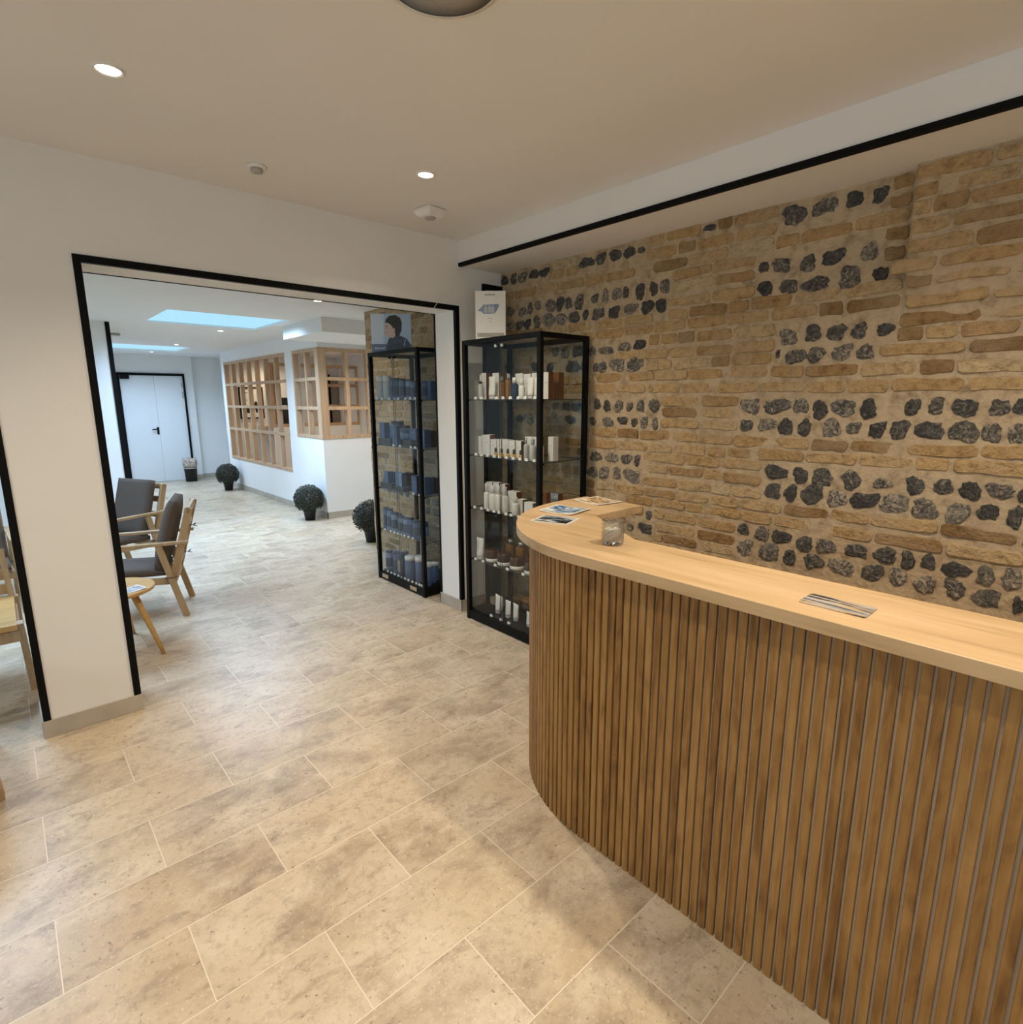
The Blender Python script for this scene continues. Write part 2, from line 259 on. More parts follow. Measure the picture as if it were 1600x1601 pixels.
C2 = [
    [('pale', 4.109, 0.068, 0.182, 2.27), ('pale', 4.155, 0.061, 0.188, 2.33), ('pale', 3.984, 0.064, 0.181, 2.27), ('bb', 3.897, 0.047, 0.162, 2.27), ('bb', 3.836, 0.062, 0.16, 2.27), ('bb', 3.762, 0.055, 0.153, 2.27), ('bb', 3.816, 0.046, 0.149, 2.33), ('bb', 3.669, 0.049, 0.144, 2.27), ('bb', 3.612, 0.048, 0.131, 2.27), ('bb', 3.496, 0.038, 0.129, 2.29), ('bx', 3.542, 0.084, 0.132, 2.37)],
    [('riser', 4.01, 0.191, 0.054, 2.27), ('bx', 4.037, 0.073, 0.174, 2.24), ('dx', 4.138, 0.164, 0.181, 2.39), ('bx', 3.99, 0.085, 0.157, 2.29), ('bx', 3.869, 0.072, 0.156, 2.27), ('dx', 3.964, 0.126, 0.15, 2.39), ('jarb', 3.752, 0.101, 0.136, 2.27), ('riser', 3.676, 0.108, 0.055, 2.27), ('bx', 3.657, 0.088, 0.138, 2.3), ('bx', 3.527, 0.059, 0.134, 2.3), ('dx', 3.591, 0.103, 0.123, 2.39)],
    [('riser', 4.016, 0.183, 0.043, 2.27), ('riser', 3.818, 0.141, 0.038, 2.27), ('bx', 4.014, 0.071, 0.133, 2.26), ('bx', 4.015, 0.079, 0.127, 2.31), ('bx', 3.816, 0.09, 0.141, 2.26), ('dx', 3.79, 0.11, 0.136, 2.32), ('bx', 3.614, 0.069, 0.136, 2.27), ('bx', 3.496, 0.05, 0.14, 2.27), ('bx', 3.527, 0.044, 0.13, 2.33), ('dx', 3.552, 0.087, 0.116, 2.39)],
    [('bb', 4.095, 0.049, 0.182, 2.27), ('bb', 4.027, 0.057, 0.179, 2.27), ('bb', 3.952, 0.064, 0.156, 2.27), ('bb', 4.007, 0.055, 0.126, 2.34), ('bb', 3.852, 0.061, 0.142, 2.27), ('bb', 3.777, 0.057, 0.142, 2.27), ('bb', 3.712, 0.058, 0.148, 2.27), ('bb', 3.633, 0.064, 0.14, 2.27), ('jarb', 3.661, 0.043, 0.109, 2.37)],
    [('bb', 4.153, 0.063, 0.163, 2.28), ('bx', 4.199, 0.105, 0.144, 2.36), ('bb', 3.971, 0.06, 0.175, 2.28), ('bxl', 3.901, 0.058, 0.18, 2.28), ('bb', 3.963, 0.059, 0.162, 2.36), ('wl', 3.765, 0.085, 0.182, 2.28), ('wl', 3.778, 0.076, 0.165, 2.34), ('wl', 3.631, 0.065, 0.203, 2.28), ('wl', 3.514, 0.062, 0.18, 2.28), ('wl', 3.55, 0.062, 0.165, 2.35), ('wl', 3.569, 0.063, 0.142, 2.4)]]
T1 = [
    [2.831, 2.772, 2.631, 2.572, 2.505, 2.436, 2.379, 2.298, 2.251],
    [2.836, 2.779, 2.72, 2.654, 2.605, 2.543, 2.482, 2.423, 2.368, 2.302, 2.254],
    [2.857, 2.787, 2.722, 2.663, 2.613, 2.549, 2.502, 2.434],
    [2.855, 2.778, 2.655, 2.538, 2.395, 2.279],
    [2.7, 2.604, 2.527, 2.325]]
T2 = [
    [4.078, 3.993, 3.891, 3.811, 3.76, 3.657, 3.592, 3.528],
    [3.854, 3.76, 3.607, 3.551],
    [3.595, 3.513, 3.424],
    [4.051, 3.953, 3.897, 3.845, 3.803, 3.749, 3.688, 3.628],
    [4.107, 4.033, 3.975, 3.922, 3.865, 3.818, 3.763, 3.713, 3.656, 3.6, 3.557, 3.522, 3.45]]
# flints in the brick wall: (y, z, half width, half height)
FLINT=[(1.131, 2.226, 0.05, 0.036), (1.009, 2.232, 0.047, 0.032), (0.898, 2.232, 0.033, 0.028), (0.807, 2.225, 0.024, 0.027), (1.247, 2.035, 0.02, 0.023), (1.169, 2.032, 0.04, 0.031), (1.055, 2.02, 0.033, 0.032), (0.956, 2.028, 0.044, 0.028), (0.823, 2.023, 0.035, 0.03), (1.231, 1.943, 0.034, 0.032), (1.129, 1.936, 0.036, 0.032), (1.017, 1.93, 0.057, 0.028), (0.887, 1.938, 0.041, 0.039), (0.776, 1.934, 0.028, 0.026), (1.111, 1.725, 0.039, 0.032), (1.008, 1.732, 0.034, 0.031), (0.917, 1.727, 0.037, 0.03), (0.831, 1.726, 0.029, 0.029), (0.737, 1.722, 0.028, 0.024), (1.15, 1.653, 0.01, 0.017), (1.075, 1.64, 0.039, 0.032), (0.99, 1.642, 0.034, 0.033), (0.886, 1.645, 0.038, 0.032), (0.799, 1.64, 0.033, 0.027), (1.524, 2.258, 0.029, 0.016), (1.256, 1.424, 0.043, 0.036), (1.134, 1.423, 0.058, 0.031), (1.027, 1.425, 0.029, 0.032), (0.951, 1.409, 0.032, 0.038), (0.859, 1.419, 0.044, 0.034), (0.766, 1.412, 0.031, 0.036), (0.615, 1.424, 0.026, 0.032), (0.537, 1.428, 0.025, 0.03), (0.449, 1.423, 0.038, 0.031), (0.353, 1.423, 0.026, 0.03), (0.3, 1.429, 0.016, 0.024), (1.271, 1.335, 0.029, 0.028), (1.173, 1.34, 0.04, 0.029), (1.088, 1.332, 0.034, 0.033), (1.004, 1.332, 0.028, 0.033), (0.898, 1.332, 0.038, 0.036), (0.812, 1.337, 0.026, 0.024), (0.724, 1.333, 0.03, 0.03), (0.648, 1.336, 0.032, 0.035), (0.549, 1.337, 0.044, 0.034), (0.445, 1.336, 0.042, 0.038), (0.362, 1.334, 0.027, 0.034), (0.293, 1.334, 0.021, 0.037), (1.113, 1.124, 0.054, 0.03), (1.004, 1.118, 0.032, 0.035), (0.914, 1.118, 0.042, 0.037), (0.797, 1.119, 0.039, 0.037), (0.685, 1.118, 0.031, 0.022), (0.573, 1.12, 0.031, 0.033), (0.482, 1.126, 0.032, 0.026), (0.398, 1.121, 0.03, 0.035), (0.312, 1.129, 0.039, 0.026), (0.245, 1.121, 0.018, 0.028), (1.12, 1.037, 0.039, 0.035), (1.038, 1.037, 0.028, 0.034), (0.948, 1.039, 0.047, 0.04), (0.845, 1.034, 0.037, 0.037), (0.742, 1.041, 0.05, 0.033), (0.638, 1.041, 0.047, 0.041), (0.53, 1.035, 0.044, 0.037), (0.427, 1.031, 0.035, 0.041), (0.337, 1.049, 0.029, 0.031), (0.261, 1.04, 0.023, 0.039), (1.248, 0.831, 0.025, 0.029), (1.156, 0.824, 0.04, 0.031), (1.062, 0.823, 0.043, 0.033), (0.959, 0.814, 0.036, 0.034), (0.867, 0.82, 0.037, 0.033), (0.751, 0.82, 0.047, 0.025), (0.643, 0.824, 0.041, 0.031), (0.562, 0.816, 0.025, 0.036), (0.495, 0.825, 0.026, 0.029), (0.405, 0.816, 0.041, 0.031), (0.316, 0.812, 0.028, 0.035), (0.241, 0.816, 0.029, 0.04), (1.234, 0.741, 0.04, 0.038), (1.113, 0.741, 0.051, 0.039), (1.016, 0.738, 0.028, 0.033), (0.915, 0.739, 0.04, 0.035), (0.798, 0.739, 0.048, 0.033), (0.68, 0.739, 0.041, 0.036), (0.589, 0.741, 0.032, 0.033), (0.495, 0.734, 0.04, 0.032), (0.401, 0.742, 0.032, 0.037), (0.303, 0.728, 0.042, 0.03), (0.213, 0.725, 0.016, 0.029), (2.159, 1.636, 0.03, 0.027), (2.049, 1.645, 0.051, 0.035), (1.924, 1.643, 0.05, 0.038), (2.184, 1.429, 0.027, 0.028), (2.11, 1.419, 0.026, 0.029), (2.029, 1.421, 0.028, 0.033), (1.953, 1.417, 0.02, 0.024), (1.878, 1.42, 0.023, 0.032), (1.793, 1.421, 0.033, 0.035), (2.215, 1.329, 0.025, 0.023), (2.101, 1.329, 0.035, 0.03), (1.998, 1.339, 0.034, 0.022), (1.917, 1.331, 0.021, 0.024), (1.853, 1.332, 0.024, 0.03), (1.781, 1.327, 0.017, 0.036), (2.19, 1.122, 0.04, 0.028), (2.067, 1.124, 0.05, 0.023), (1.96, 1.124, 0.042, 0.027), (1.885, 1.119, 0.02, 0.033), (2.212, 1.026, 0.038, 0.034), (2.123, 1.031, 0.034, 0.038), (2.028, 1.034, 0.03, 0.035), (1.917, 1.032, 0.055, 0.039), (1.794, 0.822, 0.02, 0.027), (1.921, 0.734, 0.023, 0.026), (1.816, 0.742, 0.042, 0.028), (2.961, 2.032, 0.045, 0.028), (2.834, 2.018, 0.034, 0.028), (2.764, 2.03, 0.023, 0.033), (2.686, 2.043, 0.024, 0.027), (2.578, 2.027, 0.039, 0.037), (2.499, 2.032, 0.032, 0.039), (2.425, 2.025, 0.026, 0.031), (2.343, 2.017, 0.036, 0.038), (2.223, 2.025, 0.027, 0.024), (2.144, 2.025, 0.024, 0.036), (2.068, 2.029, 0.028, 0.033), (2.007, 2.03, 0.018, 0.028), (1.912, 2.022, 0.029, 0.039), (1.828, 2.026, 0.025, 0.033), (1.759, 2.025, 0.027, 0.038), (2.97, 1.941, 0.046, 0.029), (2.863, 1.937, 0.04, 0.028), (2.786, 1.935, 0.03, 0.03), (2.699, 1.944, 0.031, 0.036), (2.59, 1.944, 0.051, 0.038), (2.485, 1.938, 0.042, 0.031), (2.379, 1.938, 0.04, 0.033), (2.288, 1.941, 0.019, 0.03), (2.197, 1.936, 0.04, 0.032), (2.081, 1.934, 0.038, 0.031), (1.973, 1.941, 0.045, 0.025), (1.865, 1.939, 0.037, 0.032), (1.776, 1.933, 0.033, 0.036), (3.01, 2.234, 0.032, 0.025), (2.924, 2.236, 0.031, 0.033), (2.837, 2.231, 0.042, 0.028), (2.732, 2.234, 0.037, 0.027), (2.632, 2.231, 0.051, 0.023), (2.292, 2.23, 0.051, 0.027), (2.19, 2.232, 0.032, 0.028), (2.089, 2.233, 0.046, 0.028), (1.989, 2.229, 0.035, 0.027), (1.914, 2.229, 0.021, 0.016), (2.537, 1.749, 0.031, 0.027), (2.445, 1.737, 0.038, 0.032), (2.346, 1.741, 0.04, 0.033), (2.234, 1.73, 0.027, 0.03), (2.13, 1.731, 0.049, 0.022), (2.007, 1.742, 0.04, 0.024), (1.899, 1.747, 0.044, 0.023), (2.578, 1.655, 0.032, 0.028), (2.387, 1.652, 0.048, 0.037), (2.294, 1.654, 0.028, 0.031), (2.197, 1.639, 0.027, 0.025), (2.153, 1.642, 0.026, 0.03), (3.114, 1.745, 0.048, 0.03), (2.963, 1.671, 0.041, 0.03), (2.717, 1.667, 0.038, 0.025), (2.858, 1.332, 0.033, 0.023), (2.765, 1.334, 0.043, 0.037), (2.664, 1.329, 0.026, 0.018), (2.543, 1.36, 0.022, 0.024), (2.403, 1.335, 0.042, 0.024), (2.354, 1.413, 0.036, 0.024), (2.437, 1.416, 0.029, 0.027), (2.534, 1.416, 0.03, 0.02)]
# ------------------------------------------------------------------ mesh helpers
def new(): return bmesh.new()
def box(bm, x0, x1, y0, y1, z0, z1, mi=0):
    v = [bm.verts.new(p) for p in ((x0,y0,z0),(x1,y0,z0),(x1,y1,z0),(x0,y1,z0),(x0,y0,z1),(x1,y0,z1),(x1,y1,z1),(x0,y1,z1))]
    fs = [bm.faces.new([v[i] for i in q]) for q in ((3,2,1,0),(4,5,6,7),(0,1,5,4),(1,2,6,5),(2,3,7,6),(3,0,4,7))]
    for f in fs: f.material_index = mi
    return fs           # bottom, top, -y, +x, +y, -x
def bar(bm, p0, p1, w, d, side=(1,0,0), mi=0, w1=None, d1=None):
    """rectangular bar from p0 to p1: w along side, d across"""
    p0, p1 = Vector(p0), Vector(p1); t = (p1-p0).normalized(); s = Vector(side); s = (s - t*s.dot(t)).normalized(); u = t.cross(s)
    w1 = w if w1 is None else w1; d1 = d if d1 is None else d1; r = []
    for p, a, c in ((p0, w/2, d/2), (p1, w1/2, d1/2)):
        r.append([bm.verts.new(p + s*a*i + u*c*j) for i, j in ((-1,-1),(1,-1),(1,1),(-1,1))])
    fs = [bm.faces.new(r[0][::-1]), bm.faces.new(r[1])] + [bm.faces.new((r[0][i], r[0][(i+1)%4], r[1][(i+1)%4], r[1][i])) for i in range(4)]
    for f in fs: f.material_index = mi
    return fs
def tube(bm, pts, rad, n=8, mi=0, smooth=True):
    pts = [Vector(p) for p in pts]; rs = rad if isinstance(rad, (list, tuple)) else [rad]*len(pts); rings = []
    for i, p in enumerate(pts):
        t = (pts[min(i+1, len(pts)-1)] - pts[max(i-1, 0)]).normalized()
        a = Vector((0,0,1)) if abs(t.z) < 0.9 else Vector((1,0,0)); s = t.cross(a).normalized(); u = s.cross(t)
        rings.append([bm.verts.new(p + (s*math.cos(2*PI*k/n) + u*math.sin(2*PI*k/n))*rs[i]) for k in range(n)])
    for a, c in zip(rings, rings[1:]):
        for k in range(n):
            f = bm.faces.new((a[k], a[(k+1)%n], c[(k+1)%n], c[k])); f.smooth = smooth; f.material_index = mi
    for q in (rings[0][::-1], rings[-1]): bm.faces.new(q).material_index = mi
def lathe(bm, prof, n=20, c=(0,0,0), mi=0, smooth=True, sy=1.0, cap=True):
    rings = []
    for r, z in prof:
        rings.append([bm.verts.new((c[0]+r*math.cos(2*PI*k/n), c[1]+sy*r*math.sin(2*PI*k/n), c[2]+z)) for k in range(n)])
    for a, d in zip(rings, rings[1:]):
        for k in range(n):
            f = bm.faces.new((a[k], a[(k+1)%n], d[(k+1)%n], d[k])); f.smooth = smooth; f.material_index = mi
    if cap:
        for q in (rings[0][::-1], rings[-1]): bm.faces.new(q).material_index = mi
    return rings
def prism(bm, pts, z0, z1, mi=0):
    a = [bm.verts.new((x, y, z0)) for x, y in pts]; c = [bm.verts.new((x, y, z1)) for x, y in pts]; n = len(pts)
    fs = [bm.faces.new(a[::-1]), bm.faces.new(c)] + [bm.faces.new((a[i], a[(i+1)%n], c[(i+1)%n], c[i])) for i in range(n)]
    for f in fs: f.material_index = mi
    return fs
def obj(name, bm, mats, parent=None, loc=None, bevel=0.0, seg=2, recalc=True):
    if recalc: bmesh.ops.recalc_face_normals(bm, faces=bm.faces)
    me = bpy.data.meshes.new(name); bm.to_mesh(me); bm.free()
    for m in ([mats] if isinstance(mats, str) else mats): me.materials.append(MATS[m])
    o = bpy.data.objects.new(name, me); COL.objects.link(o)
    if parent: o.parent = parent
    if loc: o.location = loc
    if bevel:
        b = o.modifiers.new('bevel', 'BEVEL'); b.width = bevel; b.segments = seg; b.limit_method = 'ANGLE'; b.angle_limit = 0.7
    return o
def tag(o, label, cat, group=None, kind=None):
    o['label'] = label; o['category'] = cat
    if group: o['group'] = group
    if kind: o['kind'] = kind
    return o
def thing(name, label, cat, loc=(0,0,0), rz=0.0, group=None):
    o = bpy.data.objects.new(name, None); COL.objects.link(o); o.location = loc; o.rotation_euler = (0, 0, rz); o.empty_display_size = 0.1
    return tag(o, label, cat, group)
def dup(root, loc, rz=0.0, label=None, group=None):
    r = root.copy(); COL.objects.link(r); r.location = loc; r.rotation_euler = (0, 0, rz)
    if label: r['label'] = label
    if group: r['group'] = group
    def rec(src, dst):
        for ch in [c for c in bpy.data.objects if c.parent == src]:
            c = ch.copy(); COL.objects.link(c); c.parent = dst; rec(ch, c)
    rec(root, r); return r
def struct(name, bm, mats, parent=None, bevel=0.0, label=None):
    o = obj(name, bm, mats, parent, bevel=bevel)
    if not parent:
        o['kind'] = 'structure'
        if label: o['label'] = label
    return o
def boxes(*L):
    bm = new()
    for b in L: box(bm, *b)
    return bm
def text(name, s, size, mat, parent, loc, rot, depth=0.0006, align='CENTER'):
    cu = bpy.data.curves.new(name, 'FONT'); cu.body = s; cu.size = size; cu.extrude = depth; cu.align_x = align; cu.resolution_u = 3
    t = bpy.data.objects.new(name, cu); COL.objects.link(t); bpy.context.view_layer.update()
    me = bpy.data.meshes.new_from_object(t.evaluated_get(bpy.context.evaluated_depsgraph_get())); bpy.data.objects.remove(t); bpy.data.curves.remove(cu)
    me.materials.clear(); me.materials.append(MATS[mat]); o = bpy.data.objects.new(name, me); COL.objects.link(o)
    o.parent = parent; o.location = loc; o.rotation_euler = rot; return o
def project(p):
    q = Vector(p) - Vector((0, 0, 1.45)); z = q.dot(_f); return (FPX*q.dot(_r2)/z + CX, FPX*q.dot(_d2)/z + CY)
ORD = ['first', 'second', 'third', 'fourth', 'fifth', 'sixth', 'seventh', 'eighth', 'ninth', 'tenth', 'eleventh', 'twelfth', 'thirteenth', 'fourteenth']

# ------------------------------------------------------------------ setting: floor, ceilings, walls
YW, YB = 3.05, 3.29               # the wall with the wide opening
OX0, OX1, OZ = 0.342, 2.248, 2.016
struct('floor', boxes((-3.2, 5.2, -2.9, 12.6, -0.08, 0)), 'stone_floor', label='beige limestone tile floor laid in half bond')
struct('ceiling_front', boxes((-3.2, 2.95, -2.9, YW, FZ, FZ+0.1)), 'ceiling_paint')
bm = new()                        # rear ceiling with two skylight shafts
xs = [-2.75, -0.9, 0.1, SKY[0][0], SKY[0][1], 5.2]; ys = [YB-0.1, 4.2, 5.2, SKY[0][2], SKY[0][3], SKY[1][2], SKY[1][3], 12.6]
for i in range(5):
    for j in range(7):
        if (i, j) in ((3, 3), (3, 5), (1, 1)): continue
        box(bm, xs[i], xs[i+1], ys[j], ys[j+1], BZ, BZ+0.02)
struct('ceiling_rear', bm, 'ceiling_paint')
for i, (x0, x1, y0, y1) in enumerate(SKY + [(-0.9, 0.1, 4.2, 5.2)]):  # the third pane belongs to the added, unseen skylight
    w = struct('window_%d' % (i+2), boxes((x0, x1, y0, y1, BZ+0.006, BZ+0.012)), 'skylight_glass'); w['label'] = ('flat skylight nearer the wide opening', 'flat skylight nearer the white double door', 'added unseen skylight over the armchairs')[i]
struct('wall_back', boxes((-3.2, 2.95, YW, YB, OZ, FZ+0.1), (-0.0148, OX0, YW, YB, 0, OZ), (OX1, 2.66, YW, YB, 0, OZ)), 'wall_paint', label='white wall with pillar around the wide opening')
# soffit along the brick wall
struct('trim_1', boxes((2.284, 2.95, -2.9, YW, 2.283, FZ)), 'ceiling_paint', label='dropped white soffit above the brick wall')
struct('trim_2', boxes((2.276, 2.302, -2.9, YW-0.002, 2.279, 2.300)), 'black_trim', label='black strip along the soffit edge')
# black edging of the openings, both faces
def frame_strip(x0, x1, z0, z1, y0, y1): return (x0, x1, y0, y1, z0, z1)
L = []
for ya, yb in ((YW-0.006, YW+0.02), (YB-0.014, YB+0.004)):
    L += [(OX0-0.026, OX0+0.002, ya, yb, 0.08, OZ+0.027), (OX1-0.002, OX1+0.026, ya, yb, 0.08, OZ+0.027), (OX0+0.002, OX1-0.002, ya, yb, OZ-0.002, OZ+0.027)]
struct('trim_3', boxes(*L), 'black_trim', label='black metal edging around the wide opening')
L = []
for ya, yb in ((YW-0.006, YW+0.02), (YB-0.014, YB+0.004)):
    L += [(-0.017, 0.010, ya, yb, 0.08, OZ+0.027), (-3.2, -0.017, ya, yb, OZ-0.002, OZ+0.027)]
struct('trim_4', boxes(*L), 'black_trim', label='black metal edging of the opening left of the pillar')
struct('baseboard_back', boxes((-0.022, OX0+0.008, YW-0.009, YW, 0, 0.08), (-0.022, OX0+0.008, YB, YB+0.009, 0, 0.08), (OX0, OX0+0.009, YW, YB, 0, 0.08), (-0.0238, -0.0148, YW, YB, 0, 0.08),
       (OX1-0.008, 2.464, YW-0.009, YW, 0, 0.08), (OX1-0.009, OX1, YW-0.009, YB+0.009, 0, 0.08), (OX1-0.009, 2.62, YB, YB+0.009, 0, 0.08)), 'stone_skirting', bevel=0.001)
# narrow dark panel with black edging beside the brick wall
struct('trim_5', boxes((2.464, 2.482, YW-0.02, YW, 0, 2.2), (2.482, 2.63, YW-0.02, YW, 2.17, 2.2)), 'black_trim', label='black edging of the narrow panel beside the brick wall')
struct('trim_6', boxes((2.482, 2.63, YW-0.006, YW, 0, 2.17)), 'dark_panel', label='narrow dark panel behind the near glass cabinet')
# the front room behind the camera
struct('wall_left', boxes((-3.3, -3.2, -2.9, -1.8, 0, FZ), (-3.3, -3.2, 0.6, YW, 0, FZ), (-3.3, -3.2, -1.8, 0.6, 0, 0.95), (-3.3, -3.2, -1.8, 0.6, 2.15, FZ)), 'wall_paint')
struct('window_6', boxes((-3.27, -3.22, -1.8, -1.74, 0.95, 2.15), (-3.27, -3.22, 0.54, 0.6, 0.95, 2.15), (-3.27, -3.22, -1.74, 0.54, 0.95, 1.0), (-3.27, -3.22, -1.74, 0.54, 2.1, 2.15)), 'black_trim')  # unseen frame added around the side fill
struct('wall_front', boxes((-3.3, -2.15, -3.0, -2.9, 0, FZ), (-0.25, 2.95, -3.0, -2.9, 0, FZ), (-2.15, -0.25, -3.0, -2.9, 0, 0.9), (-2.15, -0.25, -3.0, -2.9, 2.1, FZ)), 'wall_paint')
struct('window_5', boxes((-2.15, -2.10, -2.97, -2.92, 0.9, 2.1), (-0.30, -0.25, -2.97, -2.92, 0.9, 2.1), (-2.10, -0.30, -2.97, -2.92, 0.9, 0.95), (-2.10, -0.30, -2.97, -2.92, 2.05, 2.1)), 'black_trim')  # unseen frame added around the cool front fill
# rear room: left wall with a big window, pier, end wall
struct('wall_rear_left', boxes((-2.75, -2.65, YB, 4.2, 0, BZ), (-2.75, -2.65, 7.2, 7.3, 0, BZ), (-2.75, -2.65, 4.2, 7.2, 0, 0.2)), 'wall_paint')
struct('window_1', boxes((-2.72, -2.68, 4.2, 4.26, 0.2, BZ), (-2.72, -2.68, 7.14, 7.2, 0.2, BZ), (-2.72, -2.68, 5.67, 5.73, 0.2, BZ), (-2.72, -2.68, 4.26, 7.14, 0.2, 0.26), (-2.72, -2.68, 4.26, 7.14, BZ-0.06, BZ)), 'black_trim')
struct('wall_pier', boxes((-2.75, 0.982, 7.3, 7.5, 0, BZ), (0.862, 0.982, 7.5, 12.0, 0, BZ)), 'wall_paint', label='white wall end behind the armchairs')
struct('trim_7', boxes((0.948, 0.988, 7.292, 7.33, 0, BZ)), 'black_trim', label='black corner strip of the white wall end')
DY = 12.0
struct('wall_end', boxes((0.8, 1.66, DY, DY+0.12, 0, BZ), (2.62, 2.80, DY, DY+0.12, 0, BZ), (1.66, 2.62, DY, DY+0.12, 1.93, BZ), (2.80, 3.4, DY+0.1, DY+0.22, 0, BZ), (3.3, 3.4, 10.6, DY+0.12, 0, BZ)), 'wall_paint', label='white end wall with the double door')
struct('door_gap_backing', boxes((1.5, 2.78, DY+0.12, DY+0.2, 0, 2.1)), 'dark_panel')  # unseen backing added to keep sky light out of the door gap
struct('wall_alcove', boxes((3.95, 4.05, 4.8, 6.72, 0, BZ), (2.93, 4.0, 4.80, 4.90, 0, BZ)), 'wall_paint')
struct('baseboard_end', boxes((2.64, 2.80, DY-0.01, DY, 0, 0.08), (2.80, 3.3, DY+0.09, DY+0.1, 0, 0.08)), 'stone_skirting')
# door_1: white double door
d = bpy.data.objects.new('door_1', None); COL.objects.link(d); d.location = (1.64, DY, 0); d['kind'] = 'structure'; d['label'] = 'white double door at the far end'
obj('door_frame', boxes((-0.02, 0.02, -0.03, 0.09, 0, 1.94), (0.985, 1.015, -0.03, 0.09, 0, 1.94), (0.02, 0.985, -0.03, 0.09, 1.90, 1.94)), 'black_trim', d)
lf = obj('door_leaf', boxes((0.022, 0.5285, 0.0, 0.045, 0.003, 1.898)), 'door_paint', d, bevel=0.003)
rt = obj('door_leaf', boxes((0.5305, 0.983, 0.0, 0.045, 0.003, 1.898)), 'door_paint', d, bevel=0.003)
bm = new(); box(bm, 0.49, 0.522, -0.012, 0.0, 0.86, 0.99); tube(bm, [(0.506, -0.01, 0.955), (0.506, -0.05, 0.955), (0.41, -0.052, 0.95)], 0.011, 8); obj('door_handle', bm, 'black_metal', lf)
obj('door_closer', boxes((0.03, 0.16, -0.06, -0.005, 1.83, 1.895)), 'black_metal', lf, bevel=0.004)
obj('hinge', boxes((0.955, 0.972, -0.008, 0.0, 1.50, 1.62), (0.955, 0.972, -0.008, 0.0, 1.70, 1.78)), 'grey_plastic', rt)
# lattice wall of the office
LX = 2.92; LT = 2.078
struct('wall_lattice', boxes((LX, LX+0.1, 7.77, 10.45, 0, 0.495), (LX, LX+0.1, 7.50, 7.77, 0, BZ), (LX, LX+0.1, 10.45, 10.62, 0, BZ), (LX, LX+0.1, 6.72, 7.50, 0, 0.99),
       (LX, LX+0.1, 7.77, 10.45, LT, BZ), (LX, LX+0.1, 6.72, 7.50, LT, BZ)), 'wall_paint', label='white wall with the two oak lattice openings')
struct('wall_office_side', boxes((LX+0.1, 3.58, 6.72, 6.82, 0, 0.99), (LX+0.1, 3.58, 6.72, 6.82, LT, BZ), (3.58, 5.0, 6.72, 6.82, 0, BZ)), 'wall_paint', label='warm lit office wall behind the far cabinet')
struct('wall_office_end', boxes((LX+0.1, 3.30, 10.55, 10.65, 0, BZ), (3.30, 5.0, 10.55, 10.65, 0, BZ), (4.95, 5.05, 6.72, 10.6, 0, BZ)), 'wall_paint')
struct('baseboard_lattice', boxes((LX-0.01, LX, 6.71, 10.62, 0, 0.08), (LX-0.01, 3.58, 6.71, 6.72, 0, 0.08)), 'stone_skirting')
# beam box over the end of the brick wall
struct('trim_8', boxes((2.45, 5.0, 5.5, 6.5, 2.112, BZ)), 'wall_paint', label='boxed beam below the rear ceiling')

# lattices: oak frames set in the openings
def lattice(name, label, build): 
    bm = new(); build(bm); return tag(obj(name, bm, 'lattice_oak', bevel=0.002, seg=1), label, 'lattice')
def lat_a(bm):
    ya, yb, z0, w, d = 7.77, 10.45, 0.495, 0.042, 0.066
    box(bm, LX-0.008, LX-0.008+d, ya, yb, z0, z0+w); box(bm, LX-0.008, LX-0.008+d, ya, yb, LT-w, LT)
    box(bm, LX-0.008, LX-0.008+d, yb-w, yb, z0+w, LT-w); box(bm, LX+0.02, LX+0.02+d-0.03, ya, ya+0.02, z0+w, LT-w)
    for y in (10.071, 9.687, 9.308, 8.935, 8.559, 8.158): box(bm, LX-0.004, LX-0.008+d, y-w/2, y+w/2, z0+w, LT-w)
    for z in (1.713, 1.362, 1.0): box(bm, LX-0.0075, LX+0.03, ya+0.02, yb-w, z-w/2, z+w/2)
lattice('oak_lattice', 'long pale oak lattice with seven columns in white wall', lat_a)
def lat_b(bm):
    w, d, z0 = 0.042, 0.066, 0.99
    x = LX-0.008
    box(bm, x, x+0.10, 6.712, 6.812, z0, LT)                                   # corner post
    for za in (z0, LT-w): box(bm, x, x+d, 6.812, 7.50, za, za+w); box(bm, x+0.1, 3.58, 6.712, 6.712+d, za, za+w)
    box(bm, x, x+d, 7.50-w, 7.50, z0+w, LT-w); box(bm, x, x+d, 7.10-w/2, 7.10+w/2, z0+w, LT-w)
    box(bm, 3.538, 3.58, 6.712, 6.712+d, z0+w, LT-w); box(bm, 3.255, 3.30, 6.712, 6.712+d, z0+w, LT-w)
    for z in (1.715, 1.362): box(bm, x+0.004, x+0.034, 6.812, 7.50-w, z-w/2, z+w/2); box(bm, x+0.1, 3.538, 6.7135, 6.745, z-w/2, z+w/2)
lattice('oak_lattice', 'corner oak lattice with a thick post above low wall', lat_b)
